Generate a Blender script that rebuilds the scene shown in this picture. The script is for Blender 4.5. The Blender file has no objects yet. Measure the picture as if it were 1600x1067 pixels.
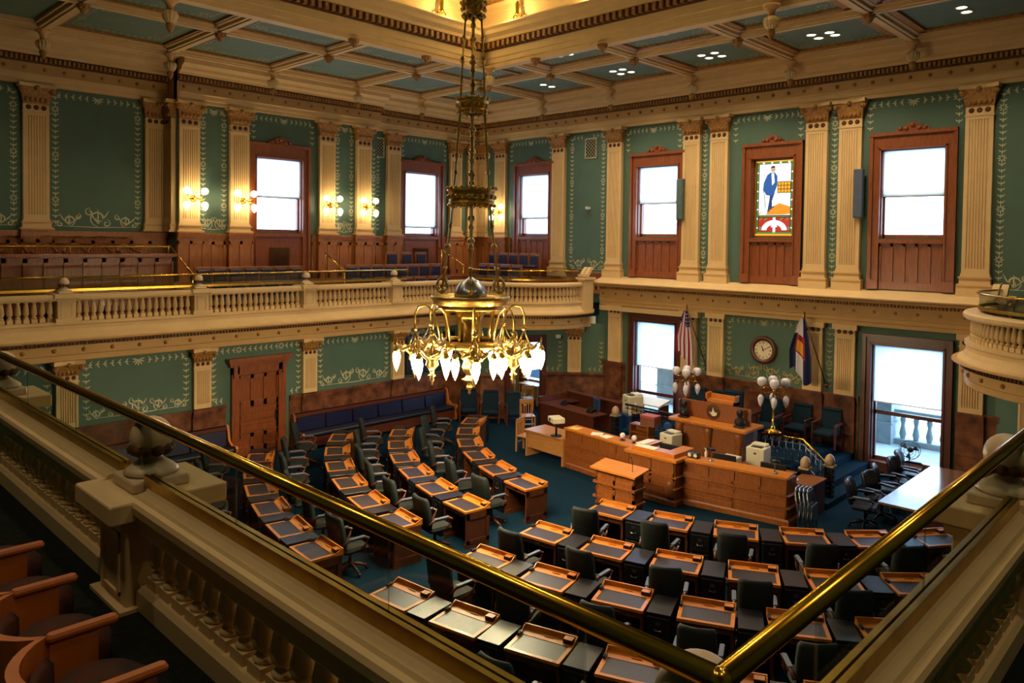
import bpy, bmesh, math, random
from mathutils import Matrix, Vector
random.seed(7)
PI = math.pi
SC = bpy.context.scene
COL = SC.collection
# ---------------------------------------------------------------- camera
FPX, CYPX = 1192.3, 410.25
YAW, PITCH, ROLL = map(math.radians, (44.146, -1.612, .733))
fw = Vector((-math.sin(YAW)*math.cos(PITCH), math.cos(YAW)*math.cos(PITCH), math.sin(PITCH)))
rt = fw.cross(Vector((0, 0, 1))).normalized()
up = rt.cross(fw)
cr, sr = math.cos(ROLL), math.sin(ROLL)
rt, up = rt*cr+up*sr, up*cr-rt*sr
cam = bpy.data.cameras.new('camera')
cam.sensor_width = 36; cam.lens = 36*FPX/1600; cam.shift_y = -(533.5-CYPX)/1600
cam.clip_start = .05; cam.clip_end = 200
co = bpy.data.objects.new('camera', cam); COL.objects.link(co)
co.matrix_world = Matrix(((rt.x, up.x, -fw.x, 0), (rt.y, up.y, -fw.y, 0), (rt.z, up.z, -fw.z, 6), (0, 0, 0, 1)))
SC.camera = co
# ---------------------------------------------------------------- world, exposure
W = bpy.data.worlds.new('sky'); SC.world = W; W.use_nodes = True
bgn = W.node_tree.nodes['Background']
bgn.inputs[0].default_value = (.44, .68, 1, 1); bgn.inputs[1].default_value = 10.0
vs = SC.view_settings
vs.view_transform = 'Standard'; vs.look = 'None'; vs.gamma = 1; vs.use_curve_mapping = False
vs.exposure = 0.0
try:
    SC.cycles.max_bounces = 7; SC.cycles.diffuse_bounces = 3; SC.cycles.glossy_bounces = 4
    SC.cycles.transmission_bounces = 6; SC.cycles.transparent_max_bounces = 10
    SC.cycles.sample_clamp_indirect = 4; SC.cycles.blur_glossy = .5
    SC.cycles.caustics_reflective = False; SC.cycles.caustics_refractive = False
except Exception:
    pass
WARM = (1, .78, .46)
# light power knobs
P_CHAND, P_DOWN, P_COVE, P_SCONCE = 300, 165, 70, 45
E_BULB, E_DISC = 14, 16

# ---------------------------------------------------------------- materials
def lin(c):
    return tuple((x/255/12.92 if x/255 <= .04045 else ((x/255+.055)/1.055)**2.4) for x in c)
MATS = {}
def mat(name, c, rough=.5, metal=0, var=.12, scale=6, stretch=(1, 1, 1), spec=.5, bump=0, coat=0, c2=None):
    if name in MATS: return MATS[name]
    m = bpy.data.materials.new(name); m.use_nodes = True; MATS[name] = m
    nt = m.node_tree; b = nt.nodes['Principled BSDF']
    c = lin(c); c2 = lin(c2) if c2 else tuple(x*(1-var*2) for x in c)
    tc = nt.nodes.new('ShaderNodeTexCoord'); mp = nt.nodes.new('ShaderNodeMapping')
    mp.inputs['Scale'].default_value = stretch
    nz = nt.nodes.new('ShaderNodeTexNoise'); nz.inputs['Scale'].default_value = scale
    nz.inputs['Detail'].default_value = 4
    rp = nt.nodes.new('ShaderNodeValToRGB')
    rp.color_ramp.elements[0].position = .3; rp.color_ramp.elements[1].position = .7
    rp.color_ramp.elements[0].color = (*c2, 1); rp.color_ramp.elements[1].color = (*c, 1)
    nt.links.new(tc.outputs['Object'], mp.inputs[0]); nt.links.new(mp.outputs[0], nz.inputs['Vector'])
    nt.links.new(nz.outputs[0], rp.inputs[0]); nt.links.new(rp.outputs[0], b.inputs['Base Color'])
    b.inputs['Roughness'].default_value = rough; b.inputs['Metallic'].default_value = metal
    b.inputs['Specular IOR Level'].default_value = spec
    if coat: b.inputs['Coat Weight'].default_value = coat; b.inputs['Coat Roughness'].default_value = .15
    if bump:
        bp = nt.nodes.new('ShaderNodeBump'); bp.inputs['Strength'].default_value = bump
        nt.links.new(nz.outputs[0], bp.inputs['Height']); nt.links.new(bp.outputs[0], b.inputs['Normal'])
    return m
def emis(name, c, s, base=(.9, .88, .8)):
    m = bpy.data.materials.new(name); m.use_nodes = True
    b = m.node_tree.nodes['Principled BSDF']
    b.inputs['Base Color'].default_value = (*base, 1)
    b.inputs['Emission Color'].default_value = (*c, 1); b.inputs['Emission Strength'].default_value = s
    return m
def clear(name, c, gloss=.08, rough=.02):
    m = bpy.data.materials.new(name); m.use_nodes = True; nt = m.node_tree
    for n in list(nt.nodes): nt.nodes.remove(n)
    o = nt.nodes.new('ShaderNodeOutputMaterial'); t = nt.nodes.new('ShaderNodeBsdfTransparent')
    g = nt.nodes.new('ShaderNodeBsdfGlossy'); x = nt.nodes.new('ShaderNodeMixShader')
    t.inputs[0].default_value = (*c, 1); g.inputs['Roughness'].default_value = rough
    x.inputs[0].default_value = gloss
    nt.links.new(t.outputs[0], x.inputs[1]); nt.links.new(g.outputs[0], x.inputs[2]); nt.links.new(x.outputs[0], o.inputs[0])
    return m
def sheer(name, c, tr=.5):
    m = bpy.data.materials.new(name); m.use_nodes = True; nt = m.node_tree
    for n in list(nt.nodes): nt.nodes.remove(n)
    o = nt.nodes.new('ShaderNodeOutputMaterial'); d = nt.nodes.new('ShaderNodeBsdfTransparent')
    g = nt.nodes.new('ShaderNodeBsdfTranslucent'); x = nt.nodes.new('ShaderNodeMixShader')
    g.inputs[0].default_value = (*c, 1); d.inputs[0].default_value = (*c, 1); x.inputs[0].default_value = tr
    nt.links.new(g.outputs[0], x.inputs[1]); nt.links.new(d.outputs[0], x.inputs[2]); nt.links.new(x.outputs[0], o.inputs[0])
    return m
CREAM = mat('cream_paint', (208, 175, 122), .6, var=.05, scale=3, spec=.2)
CREAM2 = mat('tan_paint', (190, 150, 94), .6, var=.05, scale=3, spec=.2)
GOLD = mat('gilded_plaster', (172, 122, 62), .5, var=.25, scale=14, bump=.3, spec=.25)
DARKG = mat('dark_gilt', (96, 60, 30), .6, var=.3, scale=30, spec=.2)
GREEN = mat('green_paint', (74, 100, 82), .7, var=.08, scale=1.2)
GREENC = mat('ceiling_green_paint', (96, 116, 98), .8, var=.08, scale=2)
STEN = mat('stencil_paint', (196, 190, 150), .6, var=.1)
STENG = mat('gold_stencil_paint', (172, 150, 92), .6, var=.1)
WOOD = mat('red_oak', (142, 74, 32), .38, var=.22, scale=5, stretch=(6, 6, .6), coat=.2)
WOODG = mat('gallery_oak', (174, 108, 56), .42, var=.18, scale=5, stretch=(6, 6, .6), coat=.1)
DESKW = mat('desk_carcass_oak', (84, 42, 18), .45, var=.2, scale=6, stretch=(5, 5, .7))
WOODD = mat('dark_mahogany', (92, 42, 24), .4, var=.22, scale=5, stretch=(6, 6, .6), coat=.2)
OAK = mat('golden_oak', (196, 116, 32), .4, var=.16, scale=6, stretch=(1, 5, 5), coat=.15)
DOAK = mat('desk_oak', (140, 78, 30), .42, var=.2, scale=6, stretch=(5, 5, .7), coat=.1)
TABO = mat('table_oak', (178, 122, 66), .4, var=.12, scale=5, stretch=(.7, 5, 5))
MARB = mat('brown_marble', (134, 82, 52), .25, var=.3, scale=3.2, c2=(72, 42, 32), coat=.2)
CARP = mat('teal_carpet', (6, 38, 56), .95, var=.25, scale=22, spec=.1)
CARPD = mat('gallery_carpet', (28, 32, 22), .95, var=.25, scale=22, spec=.1)
LEATH = mat('writing_leather', (44, 36, 44), .36, var=.12, scale=12, spec=.45)
BLACK = mat('black_enamel', (17, 13, 22), .34, var=.1, spec=.5)
BLK2 = mat('black_plastic', (10, 10, 13), .45, var=.1)
FABG = mat('dark_green_upholstery', (22, 31, 29), .75, var=.2, scale=30, spec=.3)
FABB = mat('blue_upholstery', (16, 40, 56), .8, var=.2, scale=30, spec=.2)
FABP = mat('navy_leather', (34, 32, 62), .4, var=.2, scale=10)
FABR = mat('brown_velvet', (82, 40, 22), .85, var=.3, scale=9, c2=(52, 40, 32), spec=.2)
BENB = mat('bench_blue_leather', (16, 19, 56), .35, var=.2, scale=10)
BRASS = mat('brass', (214, 160, 50), .2, 1, var=.08, scale=5)
CHB = mat('chandelier_brass', (214, 178, 96), .3, 1, var=.1, scale=8)
BRASSD = mat('brushed_brass', (196, 160, 60), .32, 1, var=.15, scale=9)
STEEL = mat('steel', (168, 172, 180), .3, 1, var=.06)
IRON = mat('wrought_iron', (46, 44, 50), .4, .6, var=.2)
SILV = mat('silver_railing', (150, 150, 160), .3, .9, var=.2)
BEIGE = mat('beige_plastic', (206, 196, 168), .5, var=.04)
PAPER = mat('paper', (226, 222, 206), .7, var=.04)
ALMO = mat('almond_finial', (206, 178, 136), .42, var=.06)
STONE = mat('grey_granite', (176, 186, 190), .8, var=.12, scale=4)
SCREEN = mat('dark_screen', (22, 22, 28), .25, var=.1)
GREY = mat('grey_metal', (84, 94, 112), .45, .3, var=.1)
BLUEP = mat('blue_plastic', (22, 62, 120), .45, var=.1)
WHITE = mat('white_enamel', (222, 220, 212), .5, var=.03)
GLASS = clear('clear_glass', (.96, .98, .98), .07)
GLASSR = clear('tinted_rail_glass', (.80, .84, .82), .06)
SHADE = sheer('white_roller_shade', (.86, .88, .9), .25)
FROST = mat('frosted_glass', (214, 208, 214), .35, var=.04)
BULB = emis('lit_bulb', (1, .78, .45), E_BULB)
GLOBE = emis('lit_globe', (1, .82, .5), 9)
DISC = emis('lit_downlight', (1, .88, .66), E_DISC)

# ---------------------------------------------------------------- mesh builder
class MB:
    def __init__(s, T=None):
        s.v = []; s.f = []; s.m = []; s.s = []; s.T = T; s.mi = 0; s.sm = False
    def add(s, vs, fs, sm=None):
        o = len(s.v)
        s.v += [s.T(*p) for p in vs] if s.T else [tuple(p) for p in vs]
        for f in fs:
            s.f.append([i+o for i in f]); s.m.append(s.mi); s.s.append(s.sm if sm is None else sm)
        return s
    def box(s, x0, x1, y0, y1, z0, z1):
        return s.add([(x0,y0,z0),(x1,y0,z0),(x1,y1,z0),(x0,y1,z0),(x0,y0,z1),(x1,y0,z1),(x1,y1,z1),(x0,y1,z1)],
                     [(0,3,2,1),(4,5,6,7),(0,1,5,4),(1,2,6,5),(2,3,7,6),(3,0,4,7)], False)
    def cbox(s, c, w, d, h): 
        return s.box(c[0]-w/2, c[0]+w/2, c[1]-d/2, c[1]+d/2, c[2], c[2]+h)
    def rbox(s, x0, x1, y0, y1, z0, z1, r=.02):      # box with all edges chamfered
        r = min(r, (x1-x0)*.45, (y1-y0)*.45, (z1-z0)*.45)
        def ring(i, z): 
            a, b, c, d = x0+i, x1-i, y0+i, y1-i
            return [(a+r,c,z),(b-r,c,z),(b,c+r,z),(b,d-r,z),(b-r,d,z),(a+r,d,z),(a,d-r,z),(a,c+r,z)]
        q = r*.55
        vs = ring(q, z0)+ring(0, z0+r)+ring(0, z1-r)+ring(q, z1)
        fs = [tuple(range(7, -1, -1)), tuple(range(24, 32))]
        for k in range(3):
            for i in range(8): fs.append((k*8+i, k*8+(i+1) % 8, k*8+8+(i+1) % 8, k*8+8+i))
        return s.add(vs, fs)
    def quad(s, a, b, c, d): return s.add([a, b, c, d], [(0, 1, 2, 3)], False)
    def prof(s, pts, u0, u1):        # pts = [(v,z)] outline, swept along first axis
        n = len(pts)
        vs = [(u0, a, b) for a, b in pts]+[(u1, a, b) for a, b in pts]
        fs = [tuple(range(n)), tuple(range(2*n-1, n-1, -1))]+[(i, i+n, (i+1) % n+n, (i+1) % n) for i in range(n)]
        return s.add(vs, fs, False)
    def plan(s, pts, z0, z1):        # vertical prism
        n = len(pts)
        vs = [(a, b, z0) for a, b in pts]+[(a, b, z1) for a, b in pts]
        fs = [tuple(range(n)), tuple(range(2*n-1, n-1, -1))]+[(i, (i+1) % n, (i+1) % n+n, i+n) for i in range(n)]
        return s.add(vs, fs, False)
    def elev(s, pts, v0, v1):        # outline in (u,z), extruded along v
        n = len(pts)
        vs = [(a, v0, b) for a, b in pts]+[(a, v1, b) for a, b in pts]
        fs = [tuple(range(n)), tuple(range(2*n-1, n-1, -1))]+[(i, (i+1) % n, (i+1) % n+n, i+n) for i in range(n)]
        return s.add(vs, fs, False)
    def lathe(s, pr, c=(0, 0, 0), n=16, sm=True):
        vs = []; fs = []; k = len(pr)
        for r, z in pr:
            for i in range(n):
                a = 2*PI*i/n; vs.append((c[0]+r*math.cos(a), c[1]+r*math.sin(a), c[2]+z))
        for j in range(k-1):
            for i in range(n): fs.append((j*n+i, j*n+(i+1) % n, (j+1)*n+(i+1) % n, (j+1)*n+i))
        if pr[0][0] > 1e-4: fs.append(tuple(range(n-1, -1, -1)))
        if pr[-1][0] > 1e-4: fs.append(tuple(range((k-1)*n, k*n)))
        return s.add(vs, fs, sm)
    def cyl(s, x, y, z0, z1, r, n=12, r2=None): return s.lathe([(r, z0), (r if r2 is None else r2, z1)], (x, y, 0), n)
    def ball(s, c, r, n=12, k=8, sz=1):
        return s.lathe([(max(1e-5, r*math.sin(PI*j/k)), -r*sz*math.cos(PI*j/k)) for j in range(k+1)], c, n)
    def tube(s, pts, r, n=8, closed=False):
        P = [Vector(p) for p in pts]; m = len(P); vs = []; fs = []
        ref = Vector((0, 0, 1))
        for i in range(m):
            if closed: t = P[(i+1) % m]-P[i-1]
            else: t = P[min(i+1, m-1)]-P[max(i-1, 0)]
            t.normalize()
            a = t.cross(ref)
            if a.length < .05: a = t.cross(Vector((0, 1, 0)))
            a.normalize(); b = t.cross(a)
            ri = r[i] if isinstance(r, (list, tuple)) else r
            for j in range(n):
                q = 2*PI*j/n; vs.append(tuple(P[i]+(a*math.cos(q)+b*math.sin(q))*ri))
        for i in range(m if closed else m-1):
            for j in range(n):
                k = (i+1) % m; fs.append((i*n+j, i*n+(j+1) % n, k*n+(j+1) % n, k*n+j))
        if not closed: fs += [tuple(range(n-1, -1, -1)), tuple(range((m-1)*n, m*n))]
        return s.add(vs, fs, True)
    def disc(s, u, v, z, r, n=12, d=.02):      # flat disc facing +v
        vs = [(u+r*math.cos(2*PI*i/n), v, z+r*math.sin(2*PI*i/n)) for i in range(n)]
        vs += [(u+r*.7*math.cos(2*PI*i/n), v+d, z+r*.7*math.sin(2*PI*i/n)) for i in range(n)]
        return s.add(vs, [tuple(range(n, 2*n))]+[(i, (i+1) % n, (i+1) % n+n, i+n) for i in range(n)], False)
    def wall(s, u0, u1, z0, z1, holes=(), t=.3):  # face at v=0, thickness behind, rectangular openings
        us = sorted({u0, u1, *[h[0] for h in holes], *[h[1] for h in holes]})
        zs = sorted({z0, z1, *[h[2] for h in holes], *[h[3] for h in holes]})
        us = [u for u in us if u0 <= u <= u1]; zs = [z for z in zs if z0 <= z <= z1]
        inh = lambda u, z: any(h[0] < u < h[1] and h[2] < z < h[3] for h in holes)
        for a, b in zip(us, us[1:]):
            for c, d in zip(zs, zs[1:]):
                if not inh((a+b)/2, (c+d)/2): s.quad((a,0,c),(b,0,c),(b,0,d),(a,0,d))
        for h in holes:
            a, b, c, d = h
            s.quad((a,0,c),(a,-t,c),(a,-t,d),(a,0,d)); s.quad((b,0,c),(b,-t,c),(b,-t,d),(b,0,d))
            s.quad((a,0,c),(b,0,c),(b,-t,c),(a,-t,c)); s.quad((a,0,d),(b,0,d),(b,-t,d),(a,-t,d))
        return s
    def ribbon(s, pts, w, v):        # flat painted stroke in the (u,z) plane
        n = len(pts); vs = []
        for i, (a, b) in enumerate(pts):
            p = pts[max(i-1, 0)]; q = pts[min(i+1, n-1)]
            du, dz = q[0]-p[0], q[1]-p[1]; l = math.hypot(du, dz) or 1
            ww = w*(1-.75*abs(2*i/(n-1)-1)**2) if n > 2 else w
            vs += [(a-dz/l*ww, v, b+du/l*ww), (a+dz/l*ww, v, b-du/l*ww)]
        return s.add(vs, [(2*i, 2*i+1, 2*i+3, 2*i+2) for i in range(n-1)], False)
    def build(s, name, m, parent=None, fix=True):
        me = bpy.data.meshes.new(name); me.from_pydata(s.v, [], s.f)
        ms = m if isinstance(m, (list, tuple)) else [m]
        for x in ms: me.materials.append(x)
        me.polygons.foreach_set('material_index', s.m); me.polygons.foreach_set('use_smooth', s.s)
        if fix:
            b = bmesh.new(); b.from_mesh(me); bmesh.ops.recalc_face_normals(b, faces=b.faces[:]); b.to_mesh(me); b.free()
        me.update()
        o = bpy.data.objects.new(name, me); COL.objects.link(o)
        if parent: o.parent = parent
        return o
def thing(name, label, cat, loc=(0, 0, 0), rz=0, group=None):
    o = bpy.data.objects.new(name, None); COL.objects.link(o); o.empty_display_size = .1
    o.location = loc; o.rotation_euler = (0, 0, rz); o['label'] = label; o['category'] = cat
    if group: o['group'] = group
    return o
def tag(o, label, cat, group=None):
    o['label'] = label; o['category'] = cat
    if group: o['group'] = group
    return o
def struct(o):
    o['kind'] = 'structure'; return o
KIDS = {}
def kids(o): return [c for c in COL.objects if c.parent == o]
def dup(root, loc, rz=None, label=None, group=None):
    if root.name not in KIDS: KIDS[root.name] = [(c, kids(c)) for c in kids(root)]
    r = root.copy(); COL.objects.link(r); r.location = loc
    if rz is not None: r.rotation_euler = (0, 0, rz)
    if label: r['label'] = label
    if group: r['group'] = group
    for c, gs in KIDS[root.name]:
        d = c.copy(); COL.objects.link(d); d.parent = r
        for g in gs:
            e = g.copy(); COL.objects.link(e); e.parent = d
    return r
class Placer:     # first call moves the prototype itself, later calls copy it
    def __init__(s, root): s.r = root; s.n = 0; KIDS[root.name] = [(c, kids(c)) for c in kids(root)]
    def __call__(s, loc, rz=0, label=None, group=None):
        s.n += 1
        if s.n == 1:
            s.r.location = loc; s.r.rotation_euler = (0, 0, rz)
            if label: s.r['label'] = label
            if group: s.r['group'] = group
            return s.r
        return dup(s.r, loc, rz, label, group)
def lamp(name, kind, loc, power, color, parent=None, size=.1, rot=None, **kw):
    l = bpy.data.lights.new(name, kind); l.energy = power; l.color = color
    if kind in ('POINT', 'SPOT'): l.shadow_soft_size = size
    for k, v in kw.items(): setattr(l, k, v)
    o = bpy.data.objects.new(name, l); COL.objects.link(o); o.location = loc
    if rot: o.rotation_euler = rot
    if parent: o.parent = parent
    return o
ORD = ['first', 'second', 'third', 'fourth', 'fifth', 'sixth', 'seventh', 'eighth', 'ninth', 'tenth', 'eleventh', 'twelfth']
TN = lambda y0: (lambda u, v, z: (u, y0-v, z))       # wall facing south
TW = lambda x0: (lambda u, v, z: (x0+v, u, z))       # wall facing east
def arc(c, r, a0, a1, n):
    return [(c[0]+r*math.cos(math.radians(a0+(a1-a0)*i/n)), c[1]+r*math.sin(math.radians(a0+(a1-a0)*i/n))) for i in range(n+1)]
# ================================================================ shell
YL, YU = 21.02, 21.33          # lower / upper faces of the north wall
XL = -19.72                    # lower face of the west wall
GZ = 3.88                      # gallery floor
b = MB()
b.box(-24, 3, -4, 27, -.3, 0)
floor = struct(b.build('floor', CARP))
# ---- lower walls
b = MB(TN(YL)); b.wall(-16.0, 3, 0, 4.62, [(-14.65, -13.1, .35, 3.42), (-7.12, -5.42, .35, 3.42)], .32)
wn = struct(b.build('wall_north', GREEN))
b = MB(TW(XL)); b.wall(1.2, 17.4, 0, 3.2)
ww = struct(b.build('wall_west', GREEN))
NWP = [(-19.72, 17.4), (-18.6, 17.72), (-17.95, 18.4), (-17.5, 19.55), (-17.0, 20.12), (-16.45, 20.6), (-15.9, 21.02)]
def strip(mb, P, z0, z1, v=0):
    for (a, c), (d, e) in zip(P, P[1:]):
        l = math.hypot(d-a, e-c); nx, ny = (e-c)/l*v, -(d-a)/l*v
        mb.quad((a+nx, c+ny, z0), (d+nx, e+ny, z0), (d+nx, e+ny, z1), (a+nx, c+ny, z1))
b = MB(); strip(b, NWP[:3], 0, 3.2); strip(b, NWP[3:], 0, 3.2); strip(b, NWP[2:4], 2.75, 3.2)
struct(b.build('wall_northwest', GREEN))
NEP = [(-20.2-x, y) for x, y in NWP][::-1]
b = MB(); strip(b, NEP, 0, 3.2); struct(b.build('wall_northeast', GREEN))
b = MB(); b.quad((-.5, 1.6, 0), (-.5, 17.4, 0), (-.5, 17.4, 3.9), (-.5, 1.6, 3.9)); struct(b.build('wall_east', GREEN))
b = MB(); b.quad((-19.72, 1.2, 0), (-.5, 1.2, 0), (-.5, 1.2, 3.9), (-19.72, 1.2, 3.9)); struct(b.build('wall_south', GREEN))
# ---- upper walls
b = MB(TN(YU)); b.wall(-22.8, 3, 3.9, 11.4, [(-20.3, -18.8, 6.2, 8.52), (-14.85, -13.28, 6.2, 8.52), (-10.78, -9.48, 6.2, 8.52), (-7.12, -5.58, 6.2, 8.52)], .35)
wun = struct(b.build('wall_north_upper', GREEN))
b = MB(TW(-22.32)); b.wall(9.05, 16.06, 3.9, 11.4, [(11.5, 13.1, 6.18, 8.52)], .35)
b.T = TW(-22.97); b.wall(-4, 9.05, 3.9, 11.4)
b.T = TW(-22.72); b.wall(16.06, 21.5, 3.9, 11.4, [(17.6, 19.2, 6.15, 8.52)], .35)
b.T = None
b.quad((-22.97, 9.05, 3.9), (-22.32, 9.05, 3.9), (-22.32, 9.05, 11.4), (-22.97, 9.05, 11.4))
b.quad((-22.72, 16.06, 3.9), (-22.32, 16.06, 3.9), (-22.32, 16.06, 11.4), (-22.72, 16.06, 11.4))
wuw = struct(b.build('wall_west_upper', GREEN))
b = MB(TN(YU+.02)); b.quad((-23, 0, 2.9), (-15.85, 0, 2.9), (-15.85, 0, 4.0), (-23, 0, 4.0)); struct(b.build('wall_north_bay', GREEN))
b = MB(); b.quad((3, -4, 3.8), (3, 21.4, 3.8), (3, 21.4, 11.4), (3, -4, 11.4)); struct(b.build('wall_east_upper', GREEN))
b = MB(); b.quad((-23, -4, 3.8), (3, -4, 3.8), (3, -4, 11.4), (-23, -4, 11.4)); struct(b.build('wall_south_upper', GREEN))

# ================================================================ sweeps along the gallery edge
def sweep(mb, path, pts, closed=False, caps=True):
    P = [Vector((x, y)) for x, y in path]; n = len(P); k = len(pts); vs = []
    for i in range(n):
        a = (P[i]-P[i-1]).normalized() if i or closed else None
        c = (P[(i+1) % n]-P[i]).normalized() if i < n-1 or closed else None
        t0 = a if a is not None else c; t1 = c if c is not None else a
        n0 = Vector((t0.y, -t0.x)); n1 = Vector((t1.y, -t1.x)); m = (n0+n1)
        m = m/max(.3, m.dot(n1)) if m.length > 1e-4 else n0
        for v, z in pts: vs.append((P[i].x+m.x*v, P[i].y+m.y*v, z))
    fs = []
    for i in range(n if closed else n-1):
        for j in range(k):
            q = (i+1) % n; fs.append((i*k+j, i*k+(j+1) % k, q*k+(j+1) % k, q*k+j))
    if caps and not closed: fs += [tuple(range(k)), tuple(range((n-1)*k, n*k))]
    mb.add(vs, fs, False)
XE, YS, XW = -1.045, 1.75, -19.5
NEC, NER = (-1.5, 19.2), 2.95
NWC, NWR = (-18.6, 19.9), 2.4
ne_arc = arc(NEC, NER, 154, 279.7, 26)
nw_arc = arc(NWC, NWR, 248, 374, 26)
EDGE = ne_arc+[(XE, YS), (XW, YS)]+nw_arc
b = MB(); sweep(b, EDGE, [(-.02, 3.1), (0, 3.12), (0, 3.24), (.03, 3.26), (.03, 3.46), (-.02, 3.46)])
tr = struct(b.build('trim_1', CREAM2))
b = MB()
for d in range(0): pass
sweep(b, EDGE, [(-.3, 3.46), (.06, 3.46), (.06, 3.55), (.2, 3.575), (.26, 3.6), (.26, 3.63), (-.3, 3.63)])
b.build('ledge', CREAM2, tr)
b = MB(); sweep(b, EDGE, [(-.34, 3.63), (.16, 3.63), (.15, 3.67), (.05, 3.74), (0, 3.84), (0, 3.93), (.03, 3.95), (.03, 4.02), (-.24, 4.02), (-.24, 3.9), (-.34, 3.88)])
sweep(b, [(XE, 9), (XE, YS), (-16, YS)], [(-.3, 3.9), (-.03, 3.9), (-.03, 4.18), (-.05, 4.2), (-.28, 4.2), (-.3, 4.18)])
b.build('plinth', CREAM, tr)
def along(path, step, off=0):      # points with heading along a path
    out = []; d = off
    for (x0, y0), (x1, y1) in zip(path, path[1:]):
        l = math.hypot(x1-x0, y1-y0); tx, ty = (x1-x0)/l, (y1-y0)/l
        while d < l: out.append((x0+tx*d, y0+ty*d, tx, ty)); d += step
        d -= l
    return out
VIS = [(XW, 3)]+nw_arc          # the part of the edge one can see from below the ledge
bd = MB(); br = MB()
for P in (VIS, ne_arc):
    for x, y, tx, ty in along(P, .085):
        nx, ny = ty, -tx
        vs = []
        for z in (3.475, 3.545):
            for s, o in ((-.025, .055), (.025, .055), (.025, .1), (-.025, .1)): vs.append((x+tx*s+nx*o, y+ty*s+ny*o, z))
        bd.add(vs, [(0,1,2,3), (4,5,6,7), (0,1,5,4), (1,2,6,5), (2,3,7,6), (3,0,4,7)], False)
    for x, y, tx, ty in along(P, .62, .3):
        br.ball((x+ty*.035, y-tx*.035, 3.36), .05, 8, 6)
bd.build('dentil_band', DARKG, tr); br.build('rosette_row', GOLD, tr)
# gallery floors and soffits
b = MB()
b.box(-22.97, XW-.3, 1.4, 21.3, 3.5, GZ); b.box(-23, 3, -4, YS-.3, 3.5, GZ); b.box(XE+.3, 3, YS-.3, 21.3, 3.5, GZ)
b.plan([(p[0], p[1]) for p in arc(NWC, NWR-.3, 248, 372, 20)]+[(-16.4, 21.3), (-19.9, 21.3), (-19.9, 17.6)], 3.45, GZ)
b.plan([(p[0], p[1]) for p in arc(NEC, NER-.3, 156, 280, 20)]+[(-.6, 16.3), (-.6, 21.3), (-4.1, 21.3)], 3.45, GZ)
b.box(-17, .5, 1.0, YS-.3, GZ, 4.08); b.box(XE+.3, .5, 1.45, 9, GZ, 4.08)
struct(b.build('floor_gallery', CARPD))
b = MB()
b.box(-22.97, XW-.03, 1.2, 17.5, 3.1, 3.45)
b.plan([(p[0], p[1]) for p in arc(NWC, NWR-.03, 248, 372, 20)]+[(-16.3, 21.0), (-19.8, 21.0), (-19.8, 17.5)], 3.1, 3.44)
b.plan([(p[0], p[1]) for p in arc(NEC, NER-.03, 156, 280, 20)]+[(-.6, 16.3), (-.6, 21), (-4.1, 21)], 3.1, 3.44)
struct(b.build('ceiling_gallery', CREAM2))
# return wall from the round bay to the north ledge, with its scroll pedestal
def bay_return(name, x0, y0, x1, y1, dirx, label):
    o = thing(name, label, 'pedestal', (x1, y1, 3.63))
    q = MB()
    sg = 1 if dirx > 0 else -1
    q.box(-.14, .14, -.36, .14, 0, 1.1); q.box(-.2, .2, -.42, .2, 1.1, 1.18); q.box(-.17, .17, -.39, .17, .0, .1)
    q.build('shaft', CREAM, o)
    q = MB()
    for s in (-.09, .09):
        P = [(0, .02), (.16, .02), (.22, .12), (.3, .26), (.36, .3), (.34, .34), (.26, .33), (.17, .22), (.1, .1), (0, .1)]
        vs = [(s-.07, -.34+a*1.3, 1.18+c) for a, c in P]+[(s+.07, -.34+a*1.3, 1.18+c) for a, c in P]; n = len(P)
        q.add(vs, [tuple(range(n)), tuple(range(2*n-1, n-1, -1))]+[(i, i+n, (i+1) % n+n, (i+1) % n) for i in range(n)], False)
    q.build('scroll', CREAM, o)
bay_return('scroll_pedestal', 0, 0, -16.22, 20.42, 1, 'cream pedestal with twin scrolls at the far left end of the stone ledge')
bay_return('scroll_pedestal', 0, 0, -4.12, 20.35, -1, 'cream pedestal with twin scrolls behind the right-hand round balcony')

# ================================================================ north entablature and ledge
b = MB(TN(20.9)); b.prof([(-.12, 3.88), (.0, 3.88), (.0, 3.99), (.03, 4.0), (.03, 4.1), (.05, 4.11), (.05, 4.14), (-.12, 4.14)], -16.05, -4.0)
t2 = struct(b.build('trim_2', CREAM2))
b = MB(TN(20.9)); b.prof([(-.12, 4.14), (.02, 4.14), (.02, 4.4), (-.12, 4.4)], -16.05, -4.0); b.build('frieze', CREAM2, t2)
b = MB(TN(20.9)); b.prof([(-.12, 4.4), (.08, 4.4), (.08, 4.42), (.09, 4.5), (.18, 4.51), (.2, 4.56), (.3, 4.58), (.36, 4.61), (.36, 4.64), (-.12, 4.68)], -16.1, -4.0); b.build('cornice', CREAM2, t2)
b = MB(TN(20.9)); b.prof([(.36, 4.64), (-.43, 4.84), (-.43, 4.7), (.3, 4.62)], -16.2, -4.0); b.build('ledge', CREAM, t2)
b = MB(TN(20.9)); r = MB(TN(20.9))
u = -16
while u < -4.1: b.box(u, u+.045, .08, .15, 4.425, 4.5); u += .085
u = -15.9
while u < -4.1: r.disc(u, .02, 4.27, .045, 8, .03); u += .52
b.build('dentil_band', GOLD, t2); r.build('rosette_row', GOLD, t2)
b = MB(TN(20.9)); b.box(-16.0, -12.2, -.1, .1, 3.7, 3.86); struct(b.build('trim_3', CREAM))

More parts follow.
